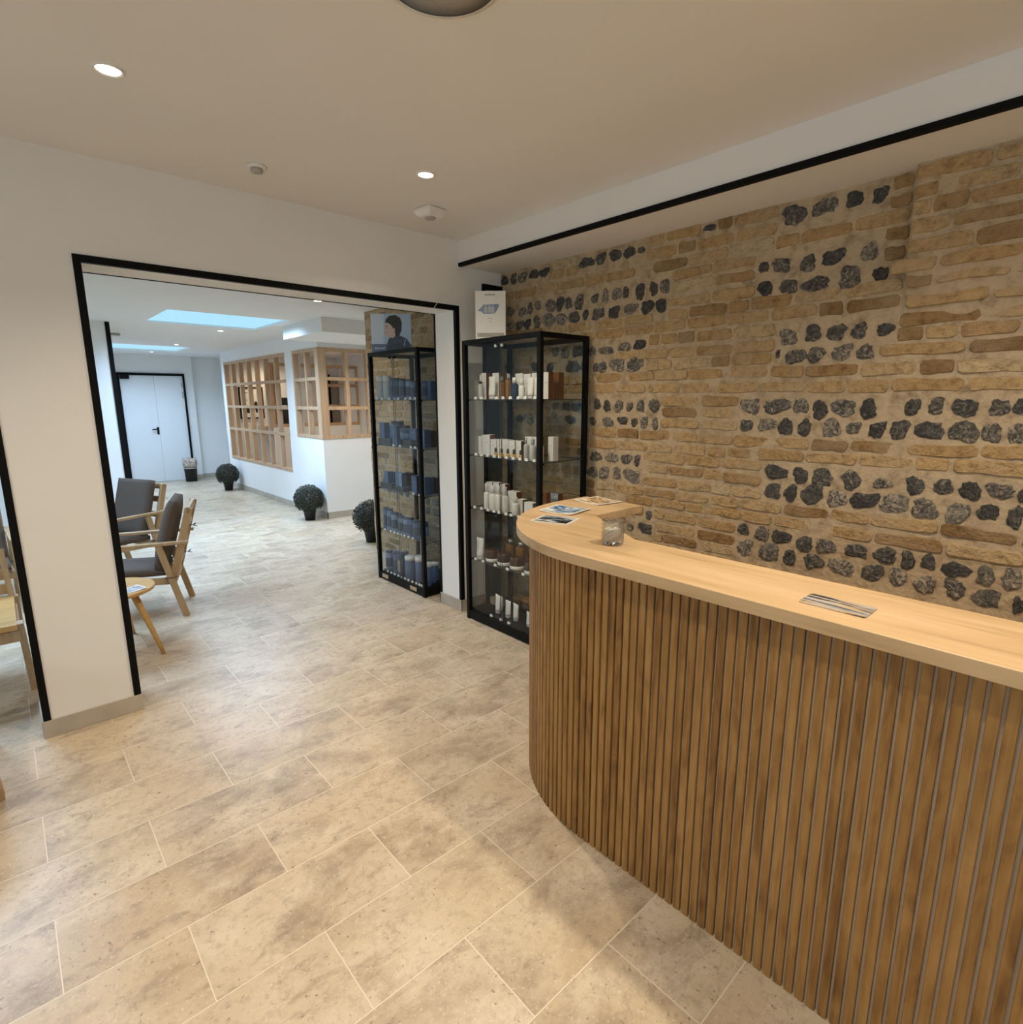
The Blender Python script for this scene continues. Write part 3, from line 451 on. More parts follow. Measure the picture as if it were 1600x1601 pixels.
# inside the office: framed partition, picture, desk items
struct('wall_partition', boxes((3.40, 4.95, 9.72, 9.80, 0, 1.02)), 'wall_paint')
def lat_c(bm):
    w, d, y, z0 = 0.05, 0.06, 9.73, 1.02
    for za in (z0, LT-0.06): box(bm, 3.40, 4.95, y, y+d, za, za+w)
    for xx_ in (3.40, 3.46, 3.72, 4.34, 4.68, 4.93): box(bm, xx_, xx_+w*0.9, y, y+d, z0+w, LT-0.06)
    for z in (1.72, 1.36): box(bm, 4.34, 4.95, y+0.005, y+0.045, z-w/2, z+w/2)
lattice('oak_partition', 'oak framed partition seen inside the office through lattices', lat_c)
t = thing('framed_picture', 'black framed picture on office wall behind the long lattice', 'picture', (3.335, 10.548, 1.418))
bm = new(); W_, H_ = 0.20, 0.27
for q in ((-W_, W_, -0.025, 0, H_-0.022, H_), (-W_, W_, -0.025, 0, -H_, -H_+0.022), (-W_, -W_+0.022, -0.025, 0, -H_, H_), (W_-0.022, W_, -0.025, 0, -H_, H_)): box(bm, *q)
obj('frame', bm, 'black_metal', t)
pp = obj('print', boxes((-W_+0.02, W_-0.02, -0.012, 0, -H_+0.02, H_-0.02)), 'white_card', t)
text('lettering', 'C', 0.10, 'print_black', pp, (-0.085, -0.013, 0.17), (PI/2, 0, 0)); text('lettering', 'I', 0.10, 'print_black', pp, (0.035, -0.013, 0.17), (PI/2, 0, 0))
text('lettering', 'i', 0.075, 'print_black', pp, (-0.075, -0.013, 0.025), (PI/2, 0, 0))
bm = new(); box(bm, -0.105, -0.035, -0.015, -0.012, -0.17, -0.07); prism(bm, [(0.02, 0), (0.06, 0)] + [(0.08, 0.001), (0.02, 0.001)], 0, 0.001)
bmesh.ops.delete(bm, geom=[v for v in bm.verts if v.co.y > -0.01], context='VERTS')
def flat_xz(bm, pts, y0, y1, mi=0):
    a = [bm.verts.new((x, y0, z)) for x, z in pts]; c = [bm.verts.new((x, y1, z)) for x, z in pts]; k = len(pts)
    for f in [bm.faces.new(a), bm.faces.new(c[::-1])] + [bm.faces.new((a[i], c[i], c[(i+1)%k], a[(i+1)%k])) for i in range(k)]: f.material_index = mi
flat_xz(bm, [(0.03, -0.02), (0.07, 0.035), (0.10, 0.0), (0.09, -0.16), (0.065, -0.17), (0.05, -0.10), (0.035, -0.09)], -0.015, -0.012)
obj('figure', bm, 'print_black', pp)
t = thing('monitor', 'black monitor on office ledge behind the long lattice', 'monitor', (3.86, 10.3, 1.36)); 
t.location = (3.86, 10.30, 1.02)
obj('screen', boxes((-0.10, 0.14, 0, 0.03, 0.36, 0.49)), 'screen_black', t, bevel=0.004); obj('stand', boxes((0.0, 0.03, 0.005, 0.03, 0.0, 0.37)), 'screen_black', t); obj('base', boxes((-0.06, 0.09, -0.05, 0.09, 0.0, 0.012)), 'screen_black', t)
struct('trim_9', boxes((3.42, 4.9, 10.15, 10.55, 0.99, 1.02)), 'lattice_oak', label='oak ledge along the office end wall')
tag(obj('storage_box', boxes((3.74, 3.96, 10.42, 10.54, 1.02, 1.30)), 'dark_card', bevel=0.004), 'dark box standing on office ledge below the black monitor', 'box')
d2 = bpy.data.objects.new('door_2', None); COL.objects.link(d2); d2['kind'] = 'structure'; d2['label'] = 'grey office door with a dark edge'; d2.location = (4.76, 10.55, 0)
obj('door_leaf', boxes((0.02, 0.18, -0.03, 0, 0, 1.90)), 'grey_door', d2); obj('door_frame', boxes((-0.03, 0.02, -0.04, 0, 0, 1.94)), 'black_trim', d2)

# ------------------------------------------------------------------ brick and flint wall
BX = 2.631
def off(y, z):
    """proud brick pilaster at the near end, fading out downwards"""
    a = min(1, max(0, (0.690-y)/0.012)); b_ = min(1, max(0, (z-1.72)/0.30)); return -0.062*a*(b_*b_*(3-2*b_))
def rough_(y, z): return 0.004*math.sin(9.1*y+3.3*z)*math.sin(7.3*z+1.7*y) + 0.003*math.sin(23*y)*math.sin(19*z)
def brick_wall(name, ya, yb, label, flints, z1):
    bm = new(); tl = bm.faces.layers.float.new('tint')
    ny, nz = int((yb-ya)/0.012), 76
    g = [[bm.verts.new((BX+off(ya+(yb-ya)*i/ny, z1*j/nz)+rough_(ya+(yb-ya)*i/ny, z1*j/nz), ya+(yb-ya)*i/ny, z1*j/nz)) for j in range(nz+1)] for i in range(ny+1)]
    for i in range(ny):
        for j in range(nz):
            f = bm.faces.new((g[i][j], g[i][j+1], g[i+1][j+1], g[i+1][j])); f.material_index = 1; f.smooth = True; f[tl] = random.random()*0.2+0.4
    for f in box(bm, BX+0.03, BX+0.30, ya, yb, 0, z1): f.material_index = 1
    P = 0.0618; z = 1.451-P*23-P/2
    def lay(y0, y1, zc, hh):
        x = BX+off((y0+y1)/2, zc)+rough_((y0+y1)/2, zc); r = random.random(); tint = min(1, max(0, random.gauss(0.55, 0.22))) if r > 0.10 else random.random()*0.2
        o = 0.003+random.random()*0.0035; j = lambda a: (random.random()-0.5)*a
        q = [(y0+j(.006), zc-hh+j(.007)), (y1+j(.006), zc-hh+j(.007)), (y1+j(.006), zc+hh+j(.007)), (y0+j(.006), zc+hh+j(.007))]
        # rounded outline with intermediate points for a worn edge
        out = []
        for k in range(4):
            a, c2 = q[k], q[(k+1) % 4]
            for tt in ((0.06, 0.35, 0.65, 0.94) if k % 2 == 0 else (0.22, 0.78)):
                out.append((a[0]+(c2[0]-a[0])*tt+j(.005), a[1]+(c2[1]-a[1])*tt+j(.008)))
        cy, cz = (y0+y1)/2, zc; n_ = len(out)
        A = [bm.verts.new((x+0.012, a, b2)) for a, b2 in out]
        B = [bm.verts.new((x-o*0.55, cy+(a-cy)*0.985, cz+(b2-cz)*0.95)) for a, b2 in out]
        D = [bm.verts.new((x-o+j(.002), cy+(a-cy)*0.965, cz+(b2-cz)*0.86)) for a, b2 in out]
        for U, V in ((A, B), (B, D)):
            for k in range(n_):
                f = bm.faces.new((U[k], V[k], V[(k+1) % n_], U[(k+1) % n_])); f[tl] = tint; f.smooth = True
        f = bm.faces.new(D[::-1]); f[tl] = tint
    k = 0
    while z < z1-0.02:
        zc = z+P/2; big = False
        hits = sorted((fy-fw-0.012, fy+fw+0.012) for fy, fz, fw, fh in flints if abs(fz-zc) < fh*0.75+P*0.40)
        merged = []
        for a, b2 in hits:
            if merged and a-merged[-1][1] < 0.13: merged[-1][1] = max(merged[-1][1], b2)
            else: merged.append([a, b2])
        free, cur = [], ya+0.004
        for a, b2 in merged:
            if a > cur+0.04: free.append((cur, a))
            cur = max(cur, b2)
        if cur < yb-0.04: free.append((cur, yb-0.004))
        if zc > 1.68:                                           # courses stop at the pilaster edge
            free = [q for a, b2 in free for q in (((a, 0.682), (0.694, b2)) if a < 0.62 and b2 > 0.75 else ((a, b2),))]
        for a, b2 in free:
            y = a + (random.random()*-0.10 if a == ya+0.004 else 0)
            while y < b2-0.03:
                w = random.choice((0.105, 0.195, 0.20, 0.21, 0.20, 0.215, 0.155)) * (1.12 if y < 0.5 else 1)
                e = min(b2, y+w)
                if b2-e < 0.06: e = b2
                if e-y < 0.045: break
                lay(max(y, a)+0.005, e-0.005, zc+0.006*math.sin(2.1*y+1.7*k), P/2-0.0055-random.random()*0.0025)
                y = e
        z += P; k += 1
    fl_ = [f for f in flints if ya+0.02 < f[0] < yb-0.02]
    for fy, fz, fw, fh in fl_:
        n_ = 19; x = BX+off(fy, fz)+rough_(fy, fz); tint = random.random()*1.1-0.5; ph = random.random()*6; sq = random.random()
        prof = []
        for i in range(n_):
            a = 2*PI*i/n_; m_ = 1/max(abs(math.cos(a)), abs(math.sin(a))); rr = (1-sq*0.6)*1.0+sq*0.6*m_*0.9
            rr *= 1+0.10*math.sin(2*a+ph)+0.08*math.sin(3*a+2*ph)+(random.random()-0.5)*0.26
            prof.append((math.cos(a)*rr*fw*1.12, math.sin(a)*rr*fh*1.12))
        R = []
        for s, dx in ((1.0, 0.008), (0.94, -0.003), (0.66, -0.006-random.random()*0.004), (0.3, -0.006-random.random()*0.005)):
            R.append([bm.verts.new((x+dx+(random.random()-0.5)*0.005, fy+a*s+(random.random()-0.5)*0.003, fz+b2*s+(random.random()-0.5)*0.003)) for a, b2 in prof])
        for U, V in zip(R, R[1:]):
            for i in range(n_):
                f = bm.faces.new((U[i], V[i], V[(i+1) % n_], U[(i+1) % n_])); f.material_index = 2; f[tl] = tint
        f = bm.faces.new(R[-1][::-1]); f.material_index = 2; f[tl] = tint
    o = obj(name, bm, ('brick', 'mortar', 'flint'), recalc=False); o['kind'] = 'structure'; o['label'] = label; return o
# flint rows carry on towards the hidden near end of the wall
brick_wall('wall_right', -2.9, 3.045, 'old yellow brick wall with bands of dark flint', FLINT + [(y, z, 0.04, 0.034) for z in (1.40, 1.31, 1.13, 1.03, 0.86, 0.77) for y in (0.16, 0.04, -0.08, -0.2, -0.33)], 2.283)
RF = [(3.62+0.095*i+0.02*(i % 3), z_, 0.034, 0.03) for i in range(5) for z_ in (0.62, 0.53)] + [(4.35+0.1*i, z_, 0.036, 0.03) for i in range(5) for z_ in (0.72, 0.64)]
brick_wall('wall_right_rear', 3.30, 4.97, 'brick wall behind the far glass cabinet', RF, BZ)

# ------------------------------------------------------------------ reception counter
t = thing('reception_counter', 'oak reception desk with rounded end and vertical slat front', 'reception desk', (1.6, 0.4, 0))
ox, oy = -1.6, -0.4
def arc(cx, cy, rx, ry, a0, a1, n): return [(cx+rx*math.cos(a0+(a1-a0)*i/n), cy+ry*math.sin(a0+(a1-a0)*i/n)) for i in range(n+1)]
CXx, CYy = 1.885, 1.095
top = [(1.225, -1.3)] + arc(CXx, CYy, 0.66, 0.66, PI, PI/2, 28) + [(2.045, 1.755), (2.045, 1.43)] + [(1.722, 1.426), (1.51, 1.08), (1.51, -1.3)]
bm = new(); prism(bm, [(x+ox, y+oy) for x, y in top], 0.967, 1.0); obj('countertop', bm, 'oak_top', t, bevel=0.002)
def path(o):
    r = 0.66-o
    return [(1.225+o, -1.28)] + arc(CXx, CYy, r, r, PI, PI/2, 40) + [(2.03, 1.755-o)]
bm = new(); inner = path(0.175)[::-1]; prism(bm, [(x+ox, y+oy) for x, y in path(0.061)+inner], 0.0, 0.967); obj('back_panel', bm, 'slat_backing', t)
bm = new(); tl = bm.faces.layers.float.new('tint')
pts = path(0.05); acc = 0.0; pitch = 0.0265
seg = [(Vector(a), Vector(c2)) for a, c2 in zip(pts, pts[1:])]; tot = sum((c2-a).length for a, c2 in seg)
def along(s):
    for a, c2 in seg:
        L_ = (c2-a).length
        if s <= L_: return a+(c2-a)*(s/L_), (c2-a).normalized()
        s -= L_
    return seg[-1][1], (seg[-1][1]-seg[-1][0]).normalized()
s = 0.012
while s < tot-0.01:
    p, d_ = along(s); nrm = Vector((d_.y, -d_.x)); w = 0.0192
    c1, c2 = p-d_*w/2, p+d_*w/2; q = [c1, c2, c2+nrm*0.0115, c1+nrm*0.0115]
    tv = random.random()
    for f in prism(bm, [(v.x+ox, v.y+oy) for v in q], 0.0, 0.967): f[tl] = tv
    s += pitch
obj('slat_front', bm, 'oak_slat', t, bevel=0.0012, seg=1)

# leaflets on the counter
def leaflet(label, x, y, rz, w, h, mat, z=1.0, th=0.003, cat='leaflet', bend=0.0, group=None, rounded=False):
    bm = new(); n_ = 10
    if rounded:
        r = 0.008; P_ = []
        for cx_, cy_, a0 in ((w/2-r, h/2-r, 0), (-w/2+r, h/2-r, PI/2), (-w/2+r, -h/2+r, PI), (w/2-r, -h/2+r, 1.5*PI)): P_ += arc(cx_, cy_, r, r, a0, a0+PI/2, 4)
        prism(bm, P_, 0, th)
    else:
        g = [[bm.verts.new((-w/2+w*i/n_, sy*h/2, k*th+bend*abs(2*i/n_-1)**2)) for sy in (-1, 1) for k in (0, 1)] for i in range(n_+1)]
        for a, c_ in zip(g, g[1:]):
            for i1, i2 in ((0, 1), (1, 3), (3, 2), (2, 0)): bm.faces.new((a[i1], a[i2], c_[i2], c_[i1]))
        bm.faces.new((g[0][0], g[0][2], g[0][3], g[0][1])); bm.faces.new((g[-1][0], g[-1][1], g[-1][3], g[-1][2]))
    o = obj('leaflet', bm, mat, loc=(x, y, z)); o.rotation_euler = (0, 0, rz); return tag(o, label, cat, group)
leaflet('white bordered leaflet with dark rocks nearest the rounded counter edge', 1.531, 1.464, math.radians(-70), 0.15, 0.122, 'leaflet_rocks', th=0.005, group='printed leaflets on the counter')
leaflet('white bordered leaflet with a blue sea picture, middle of three', 1.706, 1.578, math.radians(-78), 0.16, 0.155, 'leaflet_sea', bend=0.004, group='printed leaflets on the counter')
leaflet('sandy brown leaflet at the far end of the counter', 1.976, 1.624, math.radians(-98), 0.165, 0.145, 'leaflet_sand', bend=0.003, group='printed leaflets on the counter')
leaflet('borderless wave leaflet lying alone on the straight counter', 1.336, 0.405, math.radians(-90), 0.138, 0.082, 'leaflet_wave', th=0.002, group='printed leaflets on the counter', rounded=True)
# crystal candle glass
t = thing('candle_glass', 'cut crystal candle glass on the counter', 'candle holder', (1.405, 1.092, 1.0), 0.4)
bm = new(); n_ = 22; rings = []; rows = 9; H = 0.078; R0 = 0.0345
for j in range(rows+1):
    zz = 0.014+(H-0.018)*j/rows
    rings.append([bm.verts.new(((R0+0.0022*(1 if (k+j) % 2 else -1))*math.cos(2*PI*k/n_), (R0+0.0022*(1 if (k+j) % 2 else -1))*math.sin(2*PI*k/n_), zz)) for k in range(n_)])
rim = [[bm.verts.new((r*math.cos(2*PI*k/n_), r*math.sin(2*PI*k/n_), zz)) for k in range(n_)] for r, zz in ((0.0345, H), (0.0305, H), (0.0295, 0.016))]
bot = [[bm.verts.new((r*math.cos(2*PI*k/n_), r*math.sin(2*PI*k/n_), zz)) for k in range(n_)] for r, zz in ((0.030, 0.0), (0.0345, 0.005))]
seq = bot+rings+rim
for a, c_ in zip(seq, seq[1:]):
    for k in range(n_): bm.faces.new((a[k], a[(k+1) % n_], c_[(k+1) % n_], c_[k]))
bm.faces.new(seq[0][::-1]); bm.faces.new(seq[-1])
obj('glass', bm, 'crystal', t)
bm = new(); lathe(bm, [(0.0265, 0.018), (0.0265, 0.050), (0.0250, 0.051)], 24); wx = obj('candle', bm, 'wax', t)
bm = new(); tube(bm, [(0, 0, 0.050), (0.001, 0, 0.060)], 0.0009, 6); obj('wick', bm, 'print_black', wx)

# ------------------------------------------------------------------ glass display cabinets
CZ = [1.459, 1.109, 0.765, 0.417, 0.066]
def cabinet(label, yn, yf, plinth_labels):
    W2 = (yf-yn); ym = (yn+yf)/2; x0, x1 = -0.2, 0.2; y0, y1 = -W2/2, W2/2
    t = thing('display_cabinet', label, 'display cabinet', (2.4, ym, 0), 0, 'glass display cabinets'); p = 0.028; H = 1.815
    bm = new()
    for x in (x0, x1-p):
        for y in (y0, y1-p): box(bm, x, x+p, y, y+p, 0, H)
    for za, zb in ((H-p, H),):
        for x in (x0, x1-p): box(bm, x, x+p, y0+p, y1-p, za, zb)
        for y in (y0, y1-p): box(bm, x0+p, x1-p, y, y+p, za, zb)
    obj('frame', bm, 'black_metal', t, bevel=0.0015, seg=1)
    pl = obj('plinth', boxes((x0+0.003, x1-0.003, y0+p, y1-p, 0.008, 0.064), (x0+p, x1-p, y0+0.003, y0+p, 0.008, 0.064), (x0+p, x1-p, y1-p, y1-0.003, 0.008, 0.064)), 'black_metal', t)
    if plinth_labels:
        for yy in (0.235, -0.19): obj('plinth_label', boxes((x0-0.001, x0+0.003, yy-0.045, yy+0.045, 0.022, 0.052)), 'kraft', pl, bevel=0.001)
    obj('glass_top', boxes((x0+p, x1-p, y0+p, y1-p, H-0.012, H-0.008)), 'cabinet_glass', t)
    for z in CZ[:4]:
        bm = new(); fs = box(bm, x0+0.034, x1-0.012, y0+0.008, y1-0.008, z-0.0065, z-0.0005)
        for i in (2, 3, 4, 5): fs[i].material_index = 1
        sh = obj('glass_shelf', bm, ('cabinet_glass', 'glass_edge'), t)
        for x in (x0+p, x1-p-0.012):
            for y in (y0+0.004, y1-0.016): obj('shelf_clip', boxes((x, x+0.012, y, y+0.012, z-0.014, z-0.006)), 'black_metal', sh)
    for y in (y0+0.012, y1-0.016): obj('glass_side', boxes((x0+p, x1-p, y, y+0.004, 0.064, H-p)), 'cabinet_glass', t)
    obj('glass_back', boxes((x1-0.016, x1-0.012, y0+p, y1-p, 0.064, H-p)), 'cabinet_glass', t)
    for i, (ya, yb) in enumerate(((y0+p, 0.004), (-0.0025, y1-p))):
        bm = new(); fs = box(bm, x0+0.008+0.010*i, x0+0.012+0.010*i, ya, yb, 0.066, H-p-0.002)
        for k_ in (2, 4): fs[k_].material_index = 1
        dr = obj('sliding_door', bm, ('cabinet_glass', 'glass_edge'), t)
        bm = new(); c_ = 0.026 if i else -0.030; tube(bm, [(x0+0.012, c_, H-0.052), (x0-0.002, c_, H-0.052)], 0.0085, 12); obj('door_knob', bm, 'silver_foil' if yn < 3 else 'black_metal', dr)
    return t
cabinet('near black framed glass cabinet with white products beside counter', 2.231, 2.926, False)
cabinet('far black framed glass cabinet with blue products beyond opening', 3.443, 4.142, True)

# product kinds: the root mesh is the body, caps are children
def carton(w, d, h, front='white_card', side='brown_card'):
    bm = new(); fs = box(bm, -d/2, d/2, -w/2, w/2, 0, h)
    fs[5].material_index = 0; fs[1].material_index = 0
    for i in (0, 2, 3, 4): fs[i].material_index = 1
    if h > 0.06:                                                # printed line on the front
        for f in box(bm, -d/2-0.0006, -d/2, -w*0.22, w*0.22, h*0.62, h*0.635): f.material_index = 2
    return obj('carton', bm, (front, side, 'print_grey'), bevel=0.001, seg=1)
def bottle(w, h, body='white_plastic', cap='white_plastic', capf=0.22, name='bottle', neck=0.55, band=None):
    r = w/2; hb = h*(1-capf); bm = new()
    lathe(bm, [(r*0.94, 0), (r, 0.004), (r, hb*0.84), (r*0.93, hb*0.91), (r*neck, hb*0.97), (r*neck, hb)], 18)
    o = obj(name, bm, body)
    bm = new(); rc = r*max(neck, 0.5)*1.08; lathe(bm, [(rc, hb*0.985), (rc, h-0.002), (rc*0.9, h)], 16); obj('cap', bm, cap, o)
    if band:
        bm = new(); lathe(bm, [(r*1.012, hb*0.2), (r*1.012, hb*0.7)], 18, cap=False); obj('paper_label', bm, band, o)
    return o
def dropper(w, h, body, cap='white_plastic'):
    o = bottle(w, h*0.72, body, 'print_black', 0.10, 'dropper_bottle', 0.4)
    bm = new(); lathe(bm, [(w*0.17, h*0.70), (w*0.15, h*0.9), (w*0.08, h)], 12); obj('dropper_bulb', bm, cap, o); return o
def squeeze_tube(w, h, slant=0.0):
    """cap at the bottom, flat crimped end on top"""
    bm = new(); n_ = 18; rings = []; hc = h*0.13
    for k_ in range(8):
        f = k_/7; z = hc+(h-hc)*f; ry = w/2*(0.86+0.14*f); rx = w*0.34*(1-f)+0.0018*f
        rings.append([bm.verts.new((rx*math.cos(2*PI*i/n_), ry*math.sin(2*PI*i/n_), z+(slant*h*math.sin(2*PI*i/n_)*f**3))) for i in range(n_)])
    for a, c_ in zip(rings, rings[1:]):
        for i in range(n_): bm.faces.new((a[i], a[(i+1) % n_], c_[(i+1) % n_], c_[i])).smooth = True
    bm.faces.new(rings[0][::-1]); bm.faces.new(rings[-1])
    o = obj('cream_tube', bm, 'tube_white')
    bm = new(); lathe(bm, [(w*0.30, 0), (w*0.31, hc*0.95), (w*0.29, hc)], 16, sy=1.3); obj('cap', bm, 'white_plastic', o); return o
def jar(w, h):
    r = w/2; bm = new(); lathe(bm, [(r*0.78, 0.0235), (r*0.80, 0.03), (r*0.80, h*0.86), (r*0.7, h*0.96), (r*0.62, h)], 24)
    o = obj('cream_jar', bm, 'dark_amber'); bm = new(); lathe(bm, [(r*0.74, 0), (r*0.78, 0.003), (r*0.78, 0.024)], 24); obj('stand_ring', bm, 'white_plastic', o); return o
def squat_jar(w, h, body, lid):
    r = w/2; bm = new(); lathe(bm, [(r*0.9, 0), (r, 0.004), (r, h*0.66)], 22); o = obj('cream_jar', bm, body)
    bm = new(); lathe(bm, [(r*1.02, h*0.66), (r*1.02, h-0.003), (r*0.97, h)], 22); obj('lid', bm, lid, o); return o
def flacon(w, d, h, body, cap):
    bm = new(); hb = h*0.76; box(bm, -d/2, d/2, -w/2, w/2, 0, hb); o = obj('flacon', bm, body, bevel=min(w, d)*0.16)
    bm = new(); lathe(bm, [(w*0.17, hb), (w*0.17, hb+h*0.04), (w*0.30, hb+h*0.04), (w*0.30, h)], 14); obj('cap', bm, cap, o); return o
def riser(w, d, h): return obj('display_riser', boxes((-d/2, d/2, -w/2, w/2, 0, h)), 'dark_card', bevel=0.002, seg=1)
def vial(w, h): return squat_vial(w, h)
def squat_vial(w, h):
    r = w/2; bm = new(); lathe(bm, [(r*0.8, 0), (r, 0.003), (r, h*0.42), (r*0.45, h*0.56)], 14); o = obj('serum_vial', bm, 'gold_liquid')
    bm = new(); lathe(bm, [(r*0.62, h*0.52), (r*0.70, h*0.8), (r*0.5, h*0.97), (r*0.3, h)], 14); obj('stopper', bm, 'dark_amber', o); return o
def make(kind, w, d, h):
    if kind == 'box': return carton(w, d, h), 'white carton with brown sides', 'carton'
    if kind == 'brn': return carton(w, d, h, 'brown_card', 'brown_card'), 'brown carton', 'carton'
    if kind == 'dark': return carton(w, d, h, 'silver_foil', 'brown_card'), 'brown box with a silvery front', 'carton'
    if kind == 'plain': return carton(w, d, h, 'white_card', 'white_card'), 'all white carton', 'carton'
    if kind == 'gold': return carton(w, d, h, 'kraft', 'kraft'), 'golden brown low box', 'carton'
    if kind == 'tube': return squeeze_tube(w, h, random.choice((0.0, -0.03, 0.03))), 'white cream tube', 'cream tube'
    if kind == 'amb': return flacon(w, min(w, 0.045), h, 'amber_glass', 'silver_foil'), 'square amber bottle', 'bottle'
    if kind == 'blu': return bottle(w, h, 'navy_glass', 'white_plastic', 0.25), 'dark blue bottle with white cap', 'bottle'
    if kind == 'bot': return bottle(w, h, 'tube_white', 'white_plastic', 0.3), 'slim white bottle', 'bottle'
    if kind == 'clr': return bottle(w, h, 'clear_plastic', 'silver_foil', 0.25), 'clear bottle with silver cap', 'bottle'
    if kind == 'drop': return dropper(w, h, 'dark_amber' if h < 0.14 else 'clear_plastic'), 'dropper bottle', 'bottle'
    if kind == 'vial': return vial(w, h), 'golden vial with brown stopper', 'vial'
    if kind == 'jar': return jar(w, h), 'dark brown jar on a white ring', 'jar'
    if kind == 'ambj': return squat_jar(w, h, 'dark_amber', 'amber_glass'), 'amber jar', 'jar'
    if kind == 'pale': return bottle(w, h, 'pale_bottle', 'white_plastic', 0.2, neck=0.9), 'pale bottle with white cap', 'bottle'
    if kind == 'bb': return bottle(w, h, random.choice(('blue_label', 'blue_light', 'blue_label')), 'blue_dark', 0.07, neck=0.85, band='blue_dark'), 'blue bottle', 'bottle'
    if kind == 'bx': return carton(w, d, h, random.choice(('blue_label', 'blue_light', 'blue_label')), 'blue_dark'), 'blue carton', 'carton'
    if kind == 'bxl':
        o = carton(w, d, h, 'blue_dark', 'blue_dark'); obj('paper_label', boxes((-d/2-0.001, -d/2-0.0002, -w*0.3, w*0.3, h*0.12, h*0.66)), 'kraft', o); return o, 'blue carton with beige label', 'carton'
    if kind == 'dx': return carton(w, d, h, 'dark_card', 'dark_card'), 'blackish carton', 'carton'
    if kind == 'jarb': return squat_jar(w, h, 'blue_label', 'blue_dark'), 'blue jar', 'jar'
    if kind == 'wl': return bottle(w, h, 'blue_label', 'white_card', 0.16, neck=0.92), 'blue bottle with white lid', 'bottle'
    if kind == 'riser': return riser(w, d, h), 'dark display riser', 'riser'
SHELF = ['top', 'second', 'third', 'fourth', 'bottom']
def stock(data, tags, ylo, yhi, cab):
    for si, items in enumerate(data):
        layers = {}
        its = []
        for kind, y, w, h, x in items:
            its.append([kind, y, w, h, x])
        rows_ = []                                              # keep neighbours in one depth row apart
        for it in its:
            for r in rows_:
                if abs(r[0][4]-it[4]) < 0.046: r.append(it); break
            else: rows_.append([it])
        for r in rows_:
            if r[0][0] == 'riser': continue
            r.sort(key=lambda q: q[1])
            r[0][1] = max(r[0][1], ylo+r[0][2]/2); r[-1][1] = min(r[-1][1], yhi-r[-1][2]/2)
            for _ in range(8):
                for a, b2 in zip(r, r[1:]):
                    gap = (b2[1]-b2[2]/2)-(a[1]+a[2]/2)
                    if gap < 0.002:
                        ov = 0.0025-gap; k_ = ov/(a[2]+b2[2]); ra, rb = a[2]*k_, b2[2]*k_
                        a[2] -= ra; a[1] -= ra/2; b2[2] -= rb; b2[1] += rb/2
            for q in r: q[2] = max(q[2], 0.014); q[1] = min(max(q[1], ylo+q[2]/2), yhi-q[2]/2)
        made = []
        RZ = [(q[1]-q[2]/2, q[1]+q[2]/2, q[3]) for q in its if q[0] == 'riser']
        plan = []
        for kind, y, w, h, x in its:
            d_ = min(w, 0.044)
            if kind in ('jar', 'ambj', 'jarb', 'bb', 'wl', 'pale', 'bot', 'blu', 'clr', 'drop', 'vial'): d_ = w
            if kind == 'riser': d_ = 0.11
            plan.append([kind, y, w, h, max(x, 2.238+d_/2), d_])
        plan.sort(key=lambda q: q[4]-q[5]/2)
        for j_, b2 in enumerate(plan):                          # push what stands behind clear of what stands in front
            for a in plan[:j_]:
                if 'riser' in (a[0], b2[0]): continue
                if min(a[1]+a[2]/2, b2[1]+b2[2]/2)-max(a[1]-a[2]/2, b2[1]-b2[2]/2) > 0.0005 and b2[4]-b2[5]/2 < a[4]+a[5]/2+0.001:
                    b2[4] = a[4]+a[5]/2+b2[5]/2+0.0015
            b2[4] = min(b2[4], 2.578-b2[5]/2)
        for kind, y, w, h, x, d_ in plan:
            z = CZ[si]
            if kind != 'riser' and x-d_/2 < 2.345:
                for ra, rb, rh in RZ:
                    if y+w/2 > ra and y-w/2 < rb: z += rh+0.0005; h = max(h-rh, 0.05); break
            o, look, cat = make(kind, w, d_, h)
            o.location = (x, y, z); made.append((o, look, cat, project((x, y, z))[0]))
        for look in sorted(set(m_[1] for m_ in made)):
            g = sorted([m_ for m_ in made if m_[1] == look], key=lambda m_: m_[3]); n_ = len(g)
            for i, (o, _, cat, _u) in enumerate(g):
                if n_ == 1: lb = '%s on the %s shelf of the %s cabinet' % (look, SHELF[si], cab)
                else:
                    pos = 'leftmost' if i == 0 else ('rightmost' if i == n_-1 else ORD[i]+' from left')
                    lb = '%s, %s of %d, %s shelf, %s cabinet' % (look, pos, n_, SHELF[si], cab)
                tag(o, lb, cat, '%ss in the %s cabinet' % (cat, cab))
        pt = None
        ys_ = sorted(tags[si], reverse=True)
        for i, y in enumerate(ys_):
            pos = 'leftmost' if i == 0 else ('rightmost' if i == len(ys_)-1 else ORD[i]+' from left')
            lb = 'small white price tag, %s on the %s shelf of the %s cabinet' % (pos, SHELF[si], cab)
            y = min(max(y, ylo+0.012), yhi-0.012)
            if PROTO.get('tag') is None:
                bm = new(); v = [bm.verts.new(p) for p in ((-0.006, -0.0115, 0), (0.006, -0.0115, 0), (0.006, 0.0115, 0), (-0.006, 0.0115, 0), (-0.002, -0.011, 0.016), (-0.002, 0.011, 0.016))]
                for q in ((3, 2, 1, 0), (0, 4, 5, 3), (1, 2, 5, 4), (0, 1, 4), (2, 3, 5)): bm.faces.new([v[k_] for k_ in q])
                PROTO['tag'] = o = obj('price_tag', bm, 'white_card')
            else: o = PROTO['tag'].copy(); COL.objects.link(o)
            o.location = (2.2300, y, CZ[si]); tag(o, lb, 'price tag', 'price tags in the %s cabinet' % cab)
PROTO = {}
stock(C1, T1, 2.252, 2.904, 'near')
stock(C2, T2, 3.464, 4.120, 'far')

